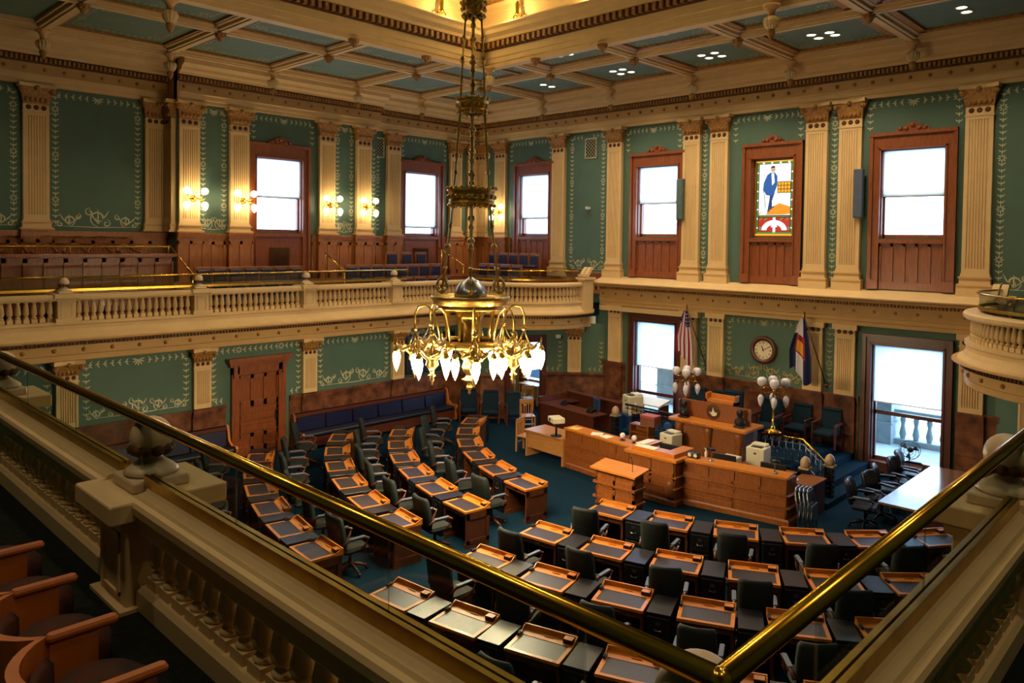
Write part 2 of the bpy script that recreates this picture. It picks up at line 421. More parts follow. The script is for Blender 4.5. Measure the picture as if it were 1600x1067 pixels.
# ================================================================ upper entablature
def upper_ent(T, u0, u1, first):
    s = MB(T); s.prof([(-.02, 9.9), (.15, 9.9), (.15, 10.0), (.18, 10.01), (.18, 10.13), (.21, 10.15), (.21, 10.18), (-.02, 10.18)], u0, u1)
    o = struct(s.build('trim_4', CREAM))
    s = MB(T); s.prof([(-.02, 10.18), (.17, 10.18), (.17, 10.45), (-.02, 10.45)], u0, u1); s.build('frieze', CREAM2, o)
    s = MB(T); s.prof([(-.02, 10.45), (.24, 10.45), (.28, 10.6), (.28, 10.64), (-.02, 10.64)], u0, u1); s.build('dentil_band', DARKG, o)
    s = MB(T); u = u0+.03
    while u < u1: s.box(u, u+.06, .25, .33, 10.49, 10.6); u += .11
    s.build('dentil_row', GOLD, o)
    s = MB(T); s.prof([(-.02, 10.64), (.34, 10.64), (.36, 10.7), (.5, 10.74), (.53, 10.82), (.7, 10.9), (.72, 11.02), (.9, 11.1), (-.02, 11.3)], u0, u1); s.build('cornice', CREAM, o)
    s = MB(T); u = u0+.2
    while u < u1-.1: s.ball((u, .18, 10.31), .05, 8, 6); u += .46
    s.build('rosette_row', GOLD, o)
upper_ent(TN(YU), -22.72, 3, 0)
upper_ent(TW(-22.32), 9.0, 16.1, 0)
upper_ent(TW(-22.97), -4, 9.05, 0)
upper_ent(TW(-22.72), 16.06, 21.33, 0)
b = MB(lambda u, v, z: (u, 9.05-v, z)); b.prof([(-.02, 9.9), (.05, 9.9), (.05, 11.2), (-.02, 11.2)], -22.97, -22.1); struct(b.build('trim_5', CREAM2))

# ================================================================ pilasters
def pilaster(name, w, zb, z0, z1, cap, plinth, pr=.13):
    """shaft from z0 to z1 with flutes; cap = (kind, height); plinth = height of square block"""
    T = lambda u, v, z: (u, -v, z)
    s = MB(T); h = w/2; n = 7; fl = w*.74/n; pts = [(-h, 0), (-h, pr), (-w*.37, pr)]
    for i in range(n):
        a = -w*.37+i*fl; pts += [(a+fl*.15, pr), (a+fl*.3, pr-.022), (a+fl*.7, pr-.022), (a+fl*.85, pr)]
    pts += [(h, pr), (h, 0)]
    m = .12
    s.plan(pts, z0+m, z1-m*.6)
    s.box(-h, h, 0, pr, z0, z0+m); s.box(-h, h, 0, pr, z1-m*.6, z1)
    o = struct(s.build(name, CREAM))
    if zb < z0:
        s = MB(T); e = z0-zb-plinth; zz = zb+plinth
        for k, (dz0, dz1, g) in enumerate(((0, .12, .1), (.12, .22, .08), (.22, .62, .035), (.62, .74, .06), (.74, .82, .03), (.82, 1, .015))):
            s.mi = 1 if k in (0, 3) else 0
            s.box(-h-g, h+g, 0, pr+g, zz+e*dz0, zz+e*dz1)
        s.mi = 0
        if plinth: s.box(-h-.09, h+.09, 0, pr+.09, zb, zb+plinth)
        s.build('base', [CREAM, CREAM2], o)
    kind, ch = cap
    s = MB(T); bh = ch*.3 if kind == 'leaf' else ch*.55
    s.box(-h-.02, h+.02, 0, pr+.02, z1, z1+.035); s.mi = 0
    s.box(-h, h, 0, pr, z1+.035, z1+bh); s.mi = 1
    for k in (-1, 0, 1): s.disc(k*w*.29, pr, z1+.02+bh/2+.01, w*.11, 10, .03)
    s.mi = 0
    if kind == 'leaf':
        za, zt = z1+bh, z1+ch; s.mi = 2
        s.add([(-h, 0, za), (h, 0, za), (h, pr, za), (-h, pr, za), (-h*1.28, 0, zt-.09), (h*1.28, 0, zt-.09), (h*1.28, pr+.12, zt-.09), (-h*1.28, pr+.12, zt-.09)],
              [(0,1,2,3), (4,5,6,7), (0,1,5,4), (1,2,6,5), (2,3,7,6), (3,0,4,7)], False)
        for k in (-1, 1):
            s.disc(k*h*1.18, pr+.09, zt-.17, w*.15, 10, .05); s.disc(k*h*1.18, pr+.14, zt-.17, w*.07, 8, .03)
        for k in range(-2, 3): s.ball((k*w*.19, pr+.03, za+ch*.16), w*.1, 7, 5, 1.3)
        s.ball((0, pr+.13, zt-.1), w*.11, 8, 6); s.mi = 0
        s.add([(-h*1.42, 0, zt-.09), (h*1.42, 0, zt-.09), (h*1.42, pr+.2, zt-.09), (h*.5, pr+.12, zt-.09), (-h*.5, pr+.12, zt-.09), (-h*1.42, pr+.2, zt-.09),
               (-h*1.42, 0, zt), (h*1.42, 0, zt), (h*1.42, pr+.2, zt), (h*.5, pr+.12, zt), (-h*.5, pr+.12, zt), (-h*1.42, pr+.2, zt)],
              [(0,1,2,3,4,5), (6,7,8,9,10,11)]+[(i, (i+1) % 6, (i+1) % 6+6, i+6) for i in range(6)], False)
    else:
        s.box(-h-.06, h+.06, 0, pr+.06, z1+bh, z1+ch)
    s.build('capital', [CREAM, DARKG, GOLD], o)
    return Placer(o)
pu = pilaster('pilaster', .6, 4.72, 5.35, 9.18, ('leaf', .74), .3)
for u in (-18.3, -15.77, -12.78, -11.82, -8.82, -7.9, -4.85, -1.9): pu((u, YU, 0))
pw = pilaster('pilaster', .6, 6.14, 6.42, 9.18, ('leaf', .74), 0)
for y in (9.4, 10.93, 14.0, 15.46): pw((-22.32, y, 0), PI/2)
pw((-22.64, 9.05, 0), 0)
pw((-22.97, 5.67, 0), PI/2); pw((-22.97, 2.2, 0), PI/2); pw((-22.97, 8.7, 0), PI/2)
for y in (17.05, 20.07): pw((-22.72, y, 0), PI/2)
pw((-21.3, YU, 0)); pw((-22.4, YU, 0)); pw((-22.72, 21.0, 0), PI/2)
pl = pilaster('pilaster', .53, 1.98, 1.98, 3.56, ('plain', .32), 0, .12)
for u in (-15.42, -12.58, -11.65, -8.67, -7.8, -4.8): pl((u, YL, 0))
pz = pilaster('pilaster', .46, 1.52, 1.52, 2.58, ('leaf', .53), 0, .12)
for y in (5.47, 8.65, 11.82, 15.02): pz((XL, y, 0), PI/2)
pz((-17.62+.9, 20.37, 0), math.atan2(.48, .55)); pz((-20.2+16.72, 20.37, 0), -math.atan2(.48, .55))
pz((-18.86, 17.63, 0), math.radians(16))

# ================================================================ wainscot
def panels(mb, u0, u1, z0, z1, n, v=0, rail=.09, d=.03):    # raised frame of stiles and rails with n recessed panels
    mb.box(u0, u1, v, v+d, z0, z0+rail*1.6); mb.box(u0, u1, v, v+d, z1-rail, z1)
    w = (u1-u0)/n
    for i in range(n+1):
        a = u0+w*i; mb.box(max(u0, a-rail/2), min(u1, a+rail/2), v, v+d, z0, z1)
    return mb
def dado(T, u0, u1, zt, name, m, v=0):
    s = MB(T); s.box(u0, u1, 0, .05+v, .0, .16); s.box(u0, u1, 0, .03+v, .16, zt-.16)
    s.box(u0, u1, 0, .07+v, zt-.16, zt-.05); s.box(u0, u1, 0, .1+v, zt-.05, zt); s.box(u0, u1, 0, .045+v, zt*.47, zt*.47+.03)
    return struct(s.build(name, m))
dn = dado(TN(YL), -16.0, -15.02, 1.98, 'baseboard_north', MARB)
for a, c in ((-12.9, -7.42), (-5.1, -3.9)): dado(TN(YL), a, c, 1.98, 'baseboard_north', MARB)
for u in (-15.42, -12.58, -11.65, -8.67, -7.8, -4.8): dado(TN(YL-.1), u-.3, u+.3, 1.98, 'baseboard_north', MARB)
dado(TW(XL), 1.2, 9.3, 1.5, 'baseboard_west', MARB); dado(TW(XL), 11.2, 17.4, 1.5, 'baseboard_west', MARB)
for y in (5.47, 8.65, 11.82, 15.02): dado(TW(XL+.09), y-.26, y+.26, 1.5, 'baseboard_west', MARB)
for P in (NWP[:3], NWP[3:], NEP):
    s = MB()
    for a, c in zip(P, P[1:]): pass
    sweep(s, P, [(0, 0), (.05, 0), (.05, .16), (.03, .16), (.03, 1.36), (.07, 1.38), (.1, 1.46), (.1, 1.5), (0, 1.5)])
    struct(s.build('baseboard_northwest', MARB))
def oakdado(T, u0, u1, z0, zt, n):
    s = MB(T); s.box(u0, u1, 0, .03, z0, zt-.12); panels(s, u0, u1, z0+.12, zt-.25, n, .03)
    s.box(u0, u1, 0, .08, z0, z0+.12); s.box(u0, u1, 0, .07, zt-.14, zt-.05); s.box(u0, u1, 0, .1, zt-.05, zt)
    struct(s.build('baseboard_gallery', WOODG))
oakdado(TW(-22.97), -4, 9.05, 4.0, 6.12, 26)
for a, c, n in ((9.05, 11.2, 6), (13.45, 16.06, 7)): oakdado(TW(-22.32), a, c, 4.6, 6.12, n)
for a, c, n in ((16.06, 17.35, 4), (19.5, 21.3, 5)): oakdado(TW(-22.72), a, c, 4.6, 6.12, n)
for y in (9.4, 10.93, 14.0, 15.46): oakdado(TW(-22.32+.16), y-.38, y+.38, 4.6, 6.14, 2)
for y in (5.67, 2.2): oakdado(TW(-22.97+.16), y-.38, y+.38, 4.6, 6.14, 2)
for y in (17.05, 20.07): oakdado(TW(-22.72+.16), y-.38, y+.38, 4.6, 6.14, 2)
oakdado(TN(YU), -22.72, -20.75, 4.6, 6.12, 5); oakdado(TN(YU), -18.6, -16.1, 4.2, 4.95, 6); oakdado(TN(YU-.16), -21.68, -20.92, 4.6, 6.14, 2)
b = MB(TN(YU)); b.box(-18.7, -17.9, 0, .24, 4.2, 4.75); struct(b.build('baseboard_gallery', WOOD))

# ================================================================ windows
def window(n, T, T2, uc, w, z0, z1, zb, shade_z, crest=True, board=5, lower=False, portal=None, wood=WOOD, stained=False):
    h = w/2; cw = .27 if not lower else .22; top = z1+(.42 if not lower else .24)
    s = MB(T)
    for k in (-1, 1):
        a, c = (uc+k*h, uc+k*(h+cw)); a, c = min(a, c), max(a, c)
        s.box(a, c, 0, .07, zb, top); q = uc+k*(h+cw); s.box(min(q, q-k*.09), max(q, q-k*.09), 0, .12, zb, top+.03)
        q = uc+k*(h+.05); s.box(min(q, q-k*.05), max(q, q-k*.05), .07, .1, zb, z1+.05)
        s.box(a-.01, c+.01, 0, .14, zb, zb+.26)
    s.box(uc-h, uc+h, 0, .07, z1, top); s.box(uc-h-cw, uc+h+cw, 0, .14, top-.06, top+.03); s.box(uc-h-.05, uc+h+.05, .07, .1, z1, z1+.05)
    # jamb lining
    s.box(uc-h-.02, uc-h+.03, -.34, 0, z0, z1); s.box(uc+h-.03, uc+h+.02, -.34, 0, z0, z1); s.box(uc-h, uc+h, -.34, 0, z1-.03, z1+.02)
    o = struct(s.build('window_%d' % n, wood))
    if crest:
        s = MB(T); q = [(-h*.55, top), (-h*.5, top+.09), (-h*.3, top+.12), (-h*.22, top+.2), (0, top+.26), (h*.22, top+.2), (h*.3, top+.12), (h*.5, top+.09), (h*.55, top)]
        s.elev([(uc+a, c) for a, c in q], .02, .1)
        for k in (-.38, -.2, 0, .2, .38): s.ball((uc+k*h, .11, top+.09+.08*(abs(k) < .1)), .06, 8, 6)
        s.build('crest', wood, o)
    if not lower:
        s = MB(T); s.box(uc-h, uc+h, -.02, .02, zb, z0-.02); s.box(uc-h, uc+h, 0, .1, z0-.13, z0-.03)
        if board: panels(s, uc-h+.02, uc+h-.02, zb+.02, z0-.14, board, .02, .07)
        s.box(uc-h, uc+h, 0, .06, zb, zb+.2)
        s.build('apron_panel', wood, o)
    if stained: return o
    zm = (z0+z1)/2
    s = MB(T); f = .07; y0, y1 = -.2, -.14
    for a, c, d, e in ((uc-h, uc-h+f, z0, z1), (uc+h-f, uc+h, z0, z1), (uc-h, uc+h, z0, z0+.1), (uc-h, uc+h, z1-f, z1)): s.box(a, c, y0, y1, d, e)
    zr = shade_z if not lower else (1.06 if n == 5 else 1.62)
    s.box(uc-h, uc+h, y0, y1, zr-.05, zr+.05)
    if lower and n == 5: s.box(uc-h, uc+h, y0, y1, z0, z0+.12)
    s.build('sash', wood, o)
    s = MB(T); s.quad((uc-h, -.17, z0), (uc+h, -.17, z0), (uc+h, -.17, z1), (uc-h, -.17, z1)); s.build('glass', GLASS, o, False)
    s = MB(T); s.box(uc-h+.04, uc+h-.04, -.075, -.07, shade_z, z1-.02); s.build('roller_shade', SHADE, o)
    s = MB(T); s.box(uc-h+.04, uc+h-.04, -.085, -.06, shade_z-.03, shade_z); s.build('hem_bar', WHITE, o)
    return o
def portal(name, loc, w, h, rot):
    l = bpy.data.lights.new(name, 'AREA'); l.shape = 'RECTANGLE'; l.size = w; l.size_y = h; l.energy = 1
    l.cycles.is_portal = True
    o = bpy.data.objects.new(name, l); COL.objects.link(o); o.location = loc; o.rotation_euler = rot
SOUTH = (-PI/2, 0, 0); EAST = (0, -PI/2, 0)
window(1, TN(YU), 0, -19.55, 1.5, 6.2, 8.52, 4.6, 6.9)
window(2, TN(YU), 0, -14.07, 1.57, 6.2, 8.52, 4.86, 7.33)
w3 = window(3, TN(YU), 0, -10.13, 1.3, 6.2, 8.52, 4.86, 7.3, stained=True)
window(4, TN(YU), 0, -6.35, 1.54, 6.2, 8.52, 4.86, 7.33)
window(5, TN(YL), 0, -13.87, 1.55, .35, 3.42, .0, 1.95, False, 0, True, wood=WOODD)
window(6, TN(YL), 0, -6.27, 1.7, .35, 3.42, .0, 1.92, False, 0, True, wood=WOODD)
window(7, TW(-22.32), 0, 12.3, 1.6, 6.18, 8.52, 4.6, 7.32, True, 0)
window(8, TW(-22.72), 0, 18.4, 1.6, 6.15, 8.52, 4.6, 6.5, True, 0)
for y in (12.3, 18.4):
    x = -22.3 if y < 15 else -22.7
    g = MB(TW(x)); g.box(y-.34, y+.34, .02, .06, 5.1, 5.7); g.T = TW(x)
    for k in range(9): g.box(y-.3+.07*k, y-.28+.07*k, .06, .08, 5.14, 5.66); g.box(y-.3, y+.3, .06, .085, 5.16+.055*k, 5.175+.055*k)
    tag(g.build('radiator_grille', DARKG), 'dark lattice heating grille in the panel under the %s gallery window' % ('wide left' if y < 15 else 'corner left-wall'), 'grille')
for x, w_, z, h_ in ((-19.55, 1.5, 7.36, 2.3), (-14.07, 1.57, 7.36, 2.3), (-10.13, 1.3, 7.36, 2.3), (-6.35, 1.54, 7.36, 2.3)): portal('daylight', (x, YU+.36, z), w_, h_, SOUTH)
for x, w_ in ((-13.87, 1.55), (-6.27, 1.7)): portal('daylight', (x, YL+.34, 1.9), w_, 3.05, SOUTH)
portal('daylight', (-22.68, 12.3, 7.35), 2.3, 1.6, EAST); portal('daylight', (-23.08, 18.4, 7.33), 2.3, 1.6, EAST)
# sills of the two tall lower windows
for u, w_ in ((-13.87, 1.55), (-6.27, 1.7)):
    s = MB(TN(YL)); s.box(u-w_/2, u+w_/2, -.34, .12, .0, .36); struct(s.build('trim_6', WOODD))
# ================================================================ stencilled wall ornament
def vine(s, a, c, v=.006, pitch=.15, w=.055):
    (u0, z0), (u1, z1) = a, c; L = math.hypot(u1-u0, z1-z0); n = max(2, int(L/pitch)); du, dz = (u1-u0)/L, (z1-z0)/L
    pu_, pz_ = -dz, du
    for i in range(n):
        d = (i+.5)*L/n; x, z = u0+du*d, z0+dz*d
        if i % 8 == 4 and n > 9:
            for k in range(8):
                q = 2*PI*k/8; s.ribbon([(x+.03*math.cos(q), z+.03*math.sin(q)), (x+.065*math.cos(q), z+.065*math.sin(q)), (x+.1*math.cos(q), z+.1*math.sin(q))], .018, v)
            continue
        for k in (-1, 1):
            s.ribbon([(x, z), (x+pu_*k*w*.7+du*.01, z+pz_*k*w*.7+dz*.01), (x+pu_*k*w*1.5+du*.05, z+pz_*k*w*1.5+dz*.05)], .016, v)
        s.ribbon([(x-du*.05, z-dz*.05), (x, z), (x+du*.05, z+dz*.05)], .018, v)
def star(s, u, z, r, v=.006):
    for k in range(7):
        q = PI*(k/6)*1.16+PI-.25; s.ribbon([(u, z), (u+r*.6*math.cos(q), z+r*.6*math.sin(q)), (u+r*math.cos(q), z+r*math.sin(q))], r*.13, v)
def spiral(s, u, z, r, a0, turns, k, w, v=.006):
    P = []; n = 14
    for i in range(n+1):
        t = i/n; q = a0+k*turns*2*PI*t; P.append((u+r*(1-.8*t)*math.cos(q), z+r*(1-.8*t)*math.sin(q)))
    s.ribbon(P, w, v)
def scroll(s, u0, u1, z, h):
    n = max(2, int((u1-u0)/(h*1.1))); st = (u1-u0)/n; m = (u0+u1)/2
    for i in range(n):
        u = u0+st*(i+.5); hh = h*(.55+.45*(1-abs(u-m)/((u1-u0)/2))); k = 1 if u < m else -1
        spiral(s, u, z+hh*.5, hh*.42, -PI/2, 1.3, k, .022); spiral(s, u+st*.3*k, z+hh*.8, hh*.22, PI/2, 1.1, -k, .016)
        spiral(s, u-st*.3*k, z+hh*.25, hh*.2, PI/2, 1.2, k, .016)
        for q in (-.4, 0, .5): s.ribbon([(u, z+hh*.2), (u+q*st*.5, z+hh*.6), (u+q*st*.8, z+hh*(.95-.1*q))], .018, .006)
    s.ribbon([(u0, z+.05), (m, z+.02), (u1, z+.05)], .012, .006)
def panel(s, u0, u1, z0, z1, sides='lrt', sc=0, st=True):
    g = .12
    if 'l' in sides: vine(s, (u0+g, z0+g), (u0+g, z1-g))
    if 'r' in sides: vine(s, (u1-g, z0+g), (u1-g, z1-g))
    m = (u0+u1)/2
    if 't' in sides: vine(s, (u0+g, z1-g), (m-.2, z1-g)); vine(s, (u1-g, z1-g), (m+.2, z1-g))
    if 't' in sides and st: star(s, m, z1-g+.02, .15)
    if sc: scroll(s, u0+.08, u1-.08, z0+.05, sc)
s = MB(TN(YU))
for a, c in ((-17.85, -16.2),): panel(s, a, c, 4.95, 9.85, 'lrt', .55, False)
for a, c in ((-15.4, -13.15), (-11.45, -9.2), (-7.55, -5.2), (-20.9, -18.65)): panel(s, a, c, 8.9, 9.85, 'lrt')
panel(s, -12.48, -12.12, 4.9, 9.85, 'l'); panel(s, -8.48, -8.24, 4.9, 9.85, 'l'); panel(s, -4.5, -2.2, 4.9, 9.85, 'lrt', .6)
s.build('stencil_border', STEN, wun)
s = MB(TW(-22.32)); panel(s, 9.72, 10.6, 6.16, 9.85, 'lrt', .5); panel(s, 11.3, 13.6, 8.9, 9.85, 'lrt'); panel(s, 14.33, 15.13, 6.16, 9.85, 'lrt', .5)
vine(s, (15.93, 6.3), (15.93, 9.2))
s.T = TW(-22.97); panel(s, 6.02, 8.35, 6.16, 9.85, 'lrt', .55); panel(s, 2.6, 5.3, 6.16, 9.85, 'lrt', .55)
s.T = TW(-22.72); vine(s, (16.4, 6.3), (16.4, 9.0)); panel(s, 17.4, 19.7, 8.9, 9.85, 'lrt')
s.build('stencil_border', STEN, wuw)
s = MB(TW(XL))
panel(s, 5.78, 8.38, 1.55, 3.05, 'lrt', .42); panel(s, 12.1, 14.75, 1.55, 3.05, 'lrt', .5); panel(s, 2.6, 5.2, 1.55, 3.05, 'lrt', .42)
vine(s, (8.98, 1.6), (8.98, 3.0)); vine(s, (11.5, 1.6), (11.5, 3.0)); vine(s, (8.98, 2.95), (11.5, 2.95)); vine(s, (8.98, 1.62), (9.25, 1.62)); vine(s, (11.2, 1.62), (11.5, 1.62))
vine(s, (15.4, 2.95), (17.3, 2.95)); vine(s, (17.2, 1.6), (17.2, 3.0))
s.build('stencil_border', STEN, ww)
s = MB(TN(YL)); panel(s, -11.36, -8.95, 2.0, 3.85, 'lrt', .5); vine(s, (-12.12, 2.05), (-12.12, 3.8)); vine(s, (-8.24, 2.05), (-8.24, 3.8))
s.build('stencil_border', STENG, wn)
for (a, c), (d, e), nm in ((NWP[3], NWP[4], 1), (NWP[5], NWP[6], 2), (NWP[1], NWP[2], 3)):
    l = math.hypot(d-a, e-c); tx, ty = (d-a)/l, (e-c)/l
    s = MB(lambda u, v, z, a=a, c=c, tx=tx, ty=ty: (a+tx*u+ty*v, c+ty*u-tx*v, z))
    vine(s, (.1, 1.62), (l-.1, 1.62)); vine(s, (l-.12, 1.65), (l-.12, 2.6)); s.build('stencil_border', STENG, wn)

# ================================================================ ceiling
ZC = 11.02; ZP = 11.17
WX0, WX1, WY0, WY1 = -16.1, -4.6, 4.4, 15.3      # central well
GX = [-21.35, -18.3, -15.28, -12.25, -9.2, -6.12, -3.05, 0.02]; GY = [-.65, 2.4, 5.45, 8.5, 11.55, 14.6, 17.3, 20.3]
b = MB()
for x0, x1, y0, y1 in ((-23, WX0, -4, 21.4), (WX1, 3, -4, 21.4), (WX0, WX1, WY1, 21.4), (WX0, WX1, -4, WY0)): b.box(x0, x1, y0, y1, ZP, ZP+.1)
ceil = struct(b.build('ceiling', GREENC))
b = MB()
def beam(x0, x1, y0, y1, z=ZC):
    b.box(x0, x1, y0, y1, z, ZP)
    if x1-x0 > y1-y0: m = (y0+y1)/2; b.box(x0, x1, m-.06, m+.06, z-.03, z); b.box(x0, x1, y0-.09, y0, z+.07, ZP); b.box(x0, x1, y1, y1+.09, z+.07, ZP)
    else: m = (x0+x1)/2; b.box(m-.06, m+.06, y0, y1, z-.03, z); b.box(x0-.09, x0, y0, y1, z+.07, ZP); b.box(x1, x1+.09, y0, y1, z+.07, ZP)
q = .14
for x in GX[:2]: beam(x-q, x+q, -1, 20.3)
beam(-21.4, .1, 20.3-q, 20.3+q); beam(-21.4, .1, 17.3-q, 17.3+q)
for y in GY[1:6]: beam(-21.35, WX0, y-q, y+q)
for x in GX[2:]: beam(x-q, x+q, WY1, 20.3)
beam(-22.6, .1, 20.9, 21.3, ZC+.02); beam(-22.9, -21.9, -3, 21.0, ZC+.06)
b.build('coffer_beams', CREAM, ceil)
b = MB()
for x0, x1 in zip(GX, GX[1:]):
    for y0, y1 in ((17.3, 20.3), (15.3, 17.3)):
        if y0 == 15.3 and x0 < -16: continue
        for a, c in (((x0+.3, y0+.3), (x1-.3, y0+.3)), ((x0+.3, y1-.3), (x1-.3, y1-.3)), ((x0+.3, y0+.3), (x0+.3, y1-.3)), ((x1-.3, y0+.3), (x1-.3, y1-.3))):
            k = .08; b.box(min(a[0], c[0])-.02-k*(a[0] == c[0]), max(a[0], c[0])+.02+k*(a[0] == c[0]), min(a[1], c[1])-.02-k*(a[1] == c[1]), max(a[1], c[1])+.02+k*(a[1] == c[1]), ZP-.06, ZP)
for y0, y1 in zip(GY[2:], GY[3:]):
    for x0, x1 in ((-21.35, -18.3), (-18.3, -16.1)):
        if y0 > 17: continue
        b.box(x0+.17, x0+.3, y0+.2, y1-.2, ZP-.06, ZP); b.box(x1-.3, x1-.17, y0+.2, y1-.2, ZP-.06, ZP)
        b.box(x0+.2, x1-.2, y0+.17, y0+.3, ZP-.06, ZP); b.box(x0+.2, x1-.2, y1-.3, y1-.17, ZP-.06, ZP)
b.build('coffer_mouldings', GOLD, ceil)
s = MB(lambda u, v, z: (u, z, ZP-v))
def cofferline(x0, x1, y0, y1):
    g = .5
    for a, c in (((x0+g, y0+g), (x1-g, y0+g)), ((x0+g, y1-g), (x1-g, y1-g)), ((x0+g, y0+g), (x0+g, y1-g)), ((x1-g, y0+g), (x1-g, y1-g))): vine(s, a, c, .004, .16, .03)
    for a, c in ((x0+g, y0+g), (x1-g, y0+g), (x0+g, y1-g), (x1-g, y1-g)): spiral(s, a+(.2 if a < (x0+x1)/2 else -.2), c+(.2 if c < (y0+y1)/2 else -.2), .17, 0, 1.5, 1, .016, .004)
for x0, x1 in zip(GX, GX[1:6]): cofferline(x0, x1, 17.3, 20.3)
for x0, x1 in zip(GX[1:], GX[2:6]):
    cofferline(max(x0, WX0-1.4), x1, 15.3, 17.3)
for y0, y1 in zip(GY[2:], GY[3:6]): cofferline(-21.35, -18.3, y0, y1); cofferline(-18.3, -16.1, y0, y1)
cofferline(-21.35, -18.3, 14.6, 17.3)
s.build('stencil_border', STENG, ceil)
# central well: border beam, dentilled cornice, lit cove and its own ceiling
ring = [(WX0, WY0), (WX1, WY0), (WX1, WY1), (WX0, WY1)]     # counter-clockwise: right side points outwards
def wellring(name, pts, m, par=None):
    s = MB(); sweep(s, ring, pts, True); o = s.build(name, m, par); return o
o = struct(wellring('trim_7', [(.3, 10.94), (.3, 11.4), (-.06, 11.4), (-.06, 11.2), (-.02, 11.18), (-.02, 11.06), (.02, 11.04), (.02, 10.94)], CREAM))
wellring('dentil_band', [(.3, 11.4), (-.1, 11.4), (-.13, 11.46), (-.16, 11.62), (.3, 11.62)], DARKG, o)
wellring('cornice', [(.3, 11.62), (-.22, 11.62), (-.24, 11.7), (-.36, 11.78), (-.38, 11.88), (-.46, 11.94), (-.46, 11.98), (.3, 11.98)], CREAM, o)
wellring('cove', [(.3, 11.98), (-.1, 11.98), (0, 12.02), (0, 12.2), (.04, 12.22), (.04, 12.42), (.0, 12.45), (.0, 12.62), (-.1, 12.7), (.3, 12.75)], CREAM, o)
b = MB()
for x in [WX0+.13]:
    y = WY0+.2
    while y < WY1-.2: b.box(x, x+.1, y, y+.09, 11.43, 11.6); y += .19
x = WX0+.2
while x < WX1-.2: b.box(x, x+.09, WY1-.23, WY1-.13, 11.43, 11.6); x += .19
b.build('dentil_row', GOLD, o)
b = MB(); b.box(WX0-.4, WX1+.4, WY0-.4, WY1+.4, 12.74, 12.84); b.build('well_ceiling', GREENC, o)
b = MB()
for k in range(3):
    g = .12+.07*k
    for x0, x1, y0, y1 in ((WX0+g, WX1-g, WY1-g-.04, WY1-g), (WX0+g, WX0+g+.04, WY0+g, WY1-g)): b.box(x0, x1, y0, y1, 12.69+.01*k, 12.74)
b.build('well_border', GOLD, o)
# pendants and bosses hanging from the beam crossings
pd = thing('ceiling_pendant', '', 'pendant')
s = MB(); s.lathe([(.17, 0), (.17, -.06), (.12, -.08), (.07, -.16), (.07, -.24)], (0, 0, 0), 14); s.build('cap', CREAM2, pd)
s = MB()
n = 24; vs = []; pr = [(.07, -.24), (.15, -.28), (.17, -.34), (.14, -.44), (.07, -.52)]
for r, z in pr:
    for i in range(n): k = 1 if i % 2 else .86; vs.append((r*k*math.cos(2*PI*i/n), r*k*math.sin(2*PI*i/n), z))
s.add(vs, [(j*n+i, j*n+(i+1) % n, (j+1)*n+(i+1) % n, (j+1)*n+i) for j in range(4) for i in range(n)], False); s.build('fluted_urn', mat('pale_fluting', (206, 178, 128), .5), pd)
s = MB(); s.lathe([(.07, -.5), (.09, -.56), (.07, -.64), (.025, -.7), (1e-5, -.74)], (0, 0, 0), 12); s.build('drop', GOLD, pd)
PD = Placer(pd)
for i, y in enumerate(GY[2:6]): PD((-21.35, y, ZC), 0, 'fluted cream pendant hanging over the left gallery, %s along the ceiling edge from the left' % ORD[i])
PD((-21.35, 17.3, ZC), 0, 'fluted cream pendant over the left gallery nearest the far corner'); PD((-21.35, 20.3, ZC), 0, 'fluted cream pendant in the far corner of the ceiling behind the chandelier')
for i, x in enumerate(GX[1:6]): PD((x, 20.3, ZC), 0, 'fluted cream pendant over the clock wall, %s along the ceiling edge from the far corner' % ORD[i])
for (x, y), l in zip(((-16.3, 6.49), (-15.8, 15.25), (-7.28, 15.1)), ('large fluted pendant under the left edge of the ceiling well', 'fluted pendant at the far corner of the ceiling well, beside the chandelier rods', 'large fluted pendant under the right end of the ceiling well edge')): PD((x, y, 10.95), 0, l)
s = MB(); s.lathe([(.14, 0), (.14, -.03), (.1, -.05), (.1, -.1), (.06, -.17), (1e-5, -.2)], (0, 0, 0), 12)
for k in range(6): s.ball((.09*math.cos(k*PI/3), .09*math.sin(k*PI/3), -.06), .045, 6, 5)
bo = tag(s.build('ceiling_boss', GOLD), '', 'boss'); BO = Placer(bo)
mids = [(-18.3, y) for y in GY[2:6]]+[(-18.3, 17.3)]+[(x, 17.3) for x in GX[2:6]]
for i, (x, y) in enumerate(mids): BO((x, y, ZC-.03), 0, 'carved boss at a crossing amid the ceiling coffers, %s from the left' % ORD[i])
for i, (x, y) in enumerate([(-16.1, 10.87), (-16.1, 13.18), (-14.06, 15.3), (-11.8, 15.3)]): BO((x, y, 10.94), 0, 'carved boss under the ceiling well border, %s from the left' % ORD[i])
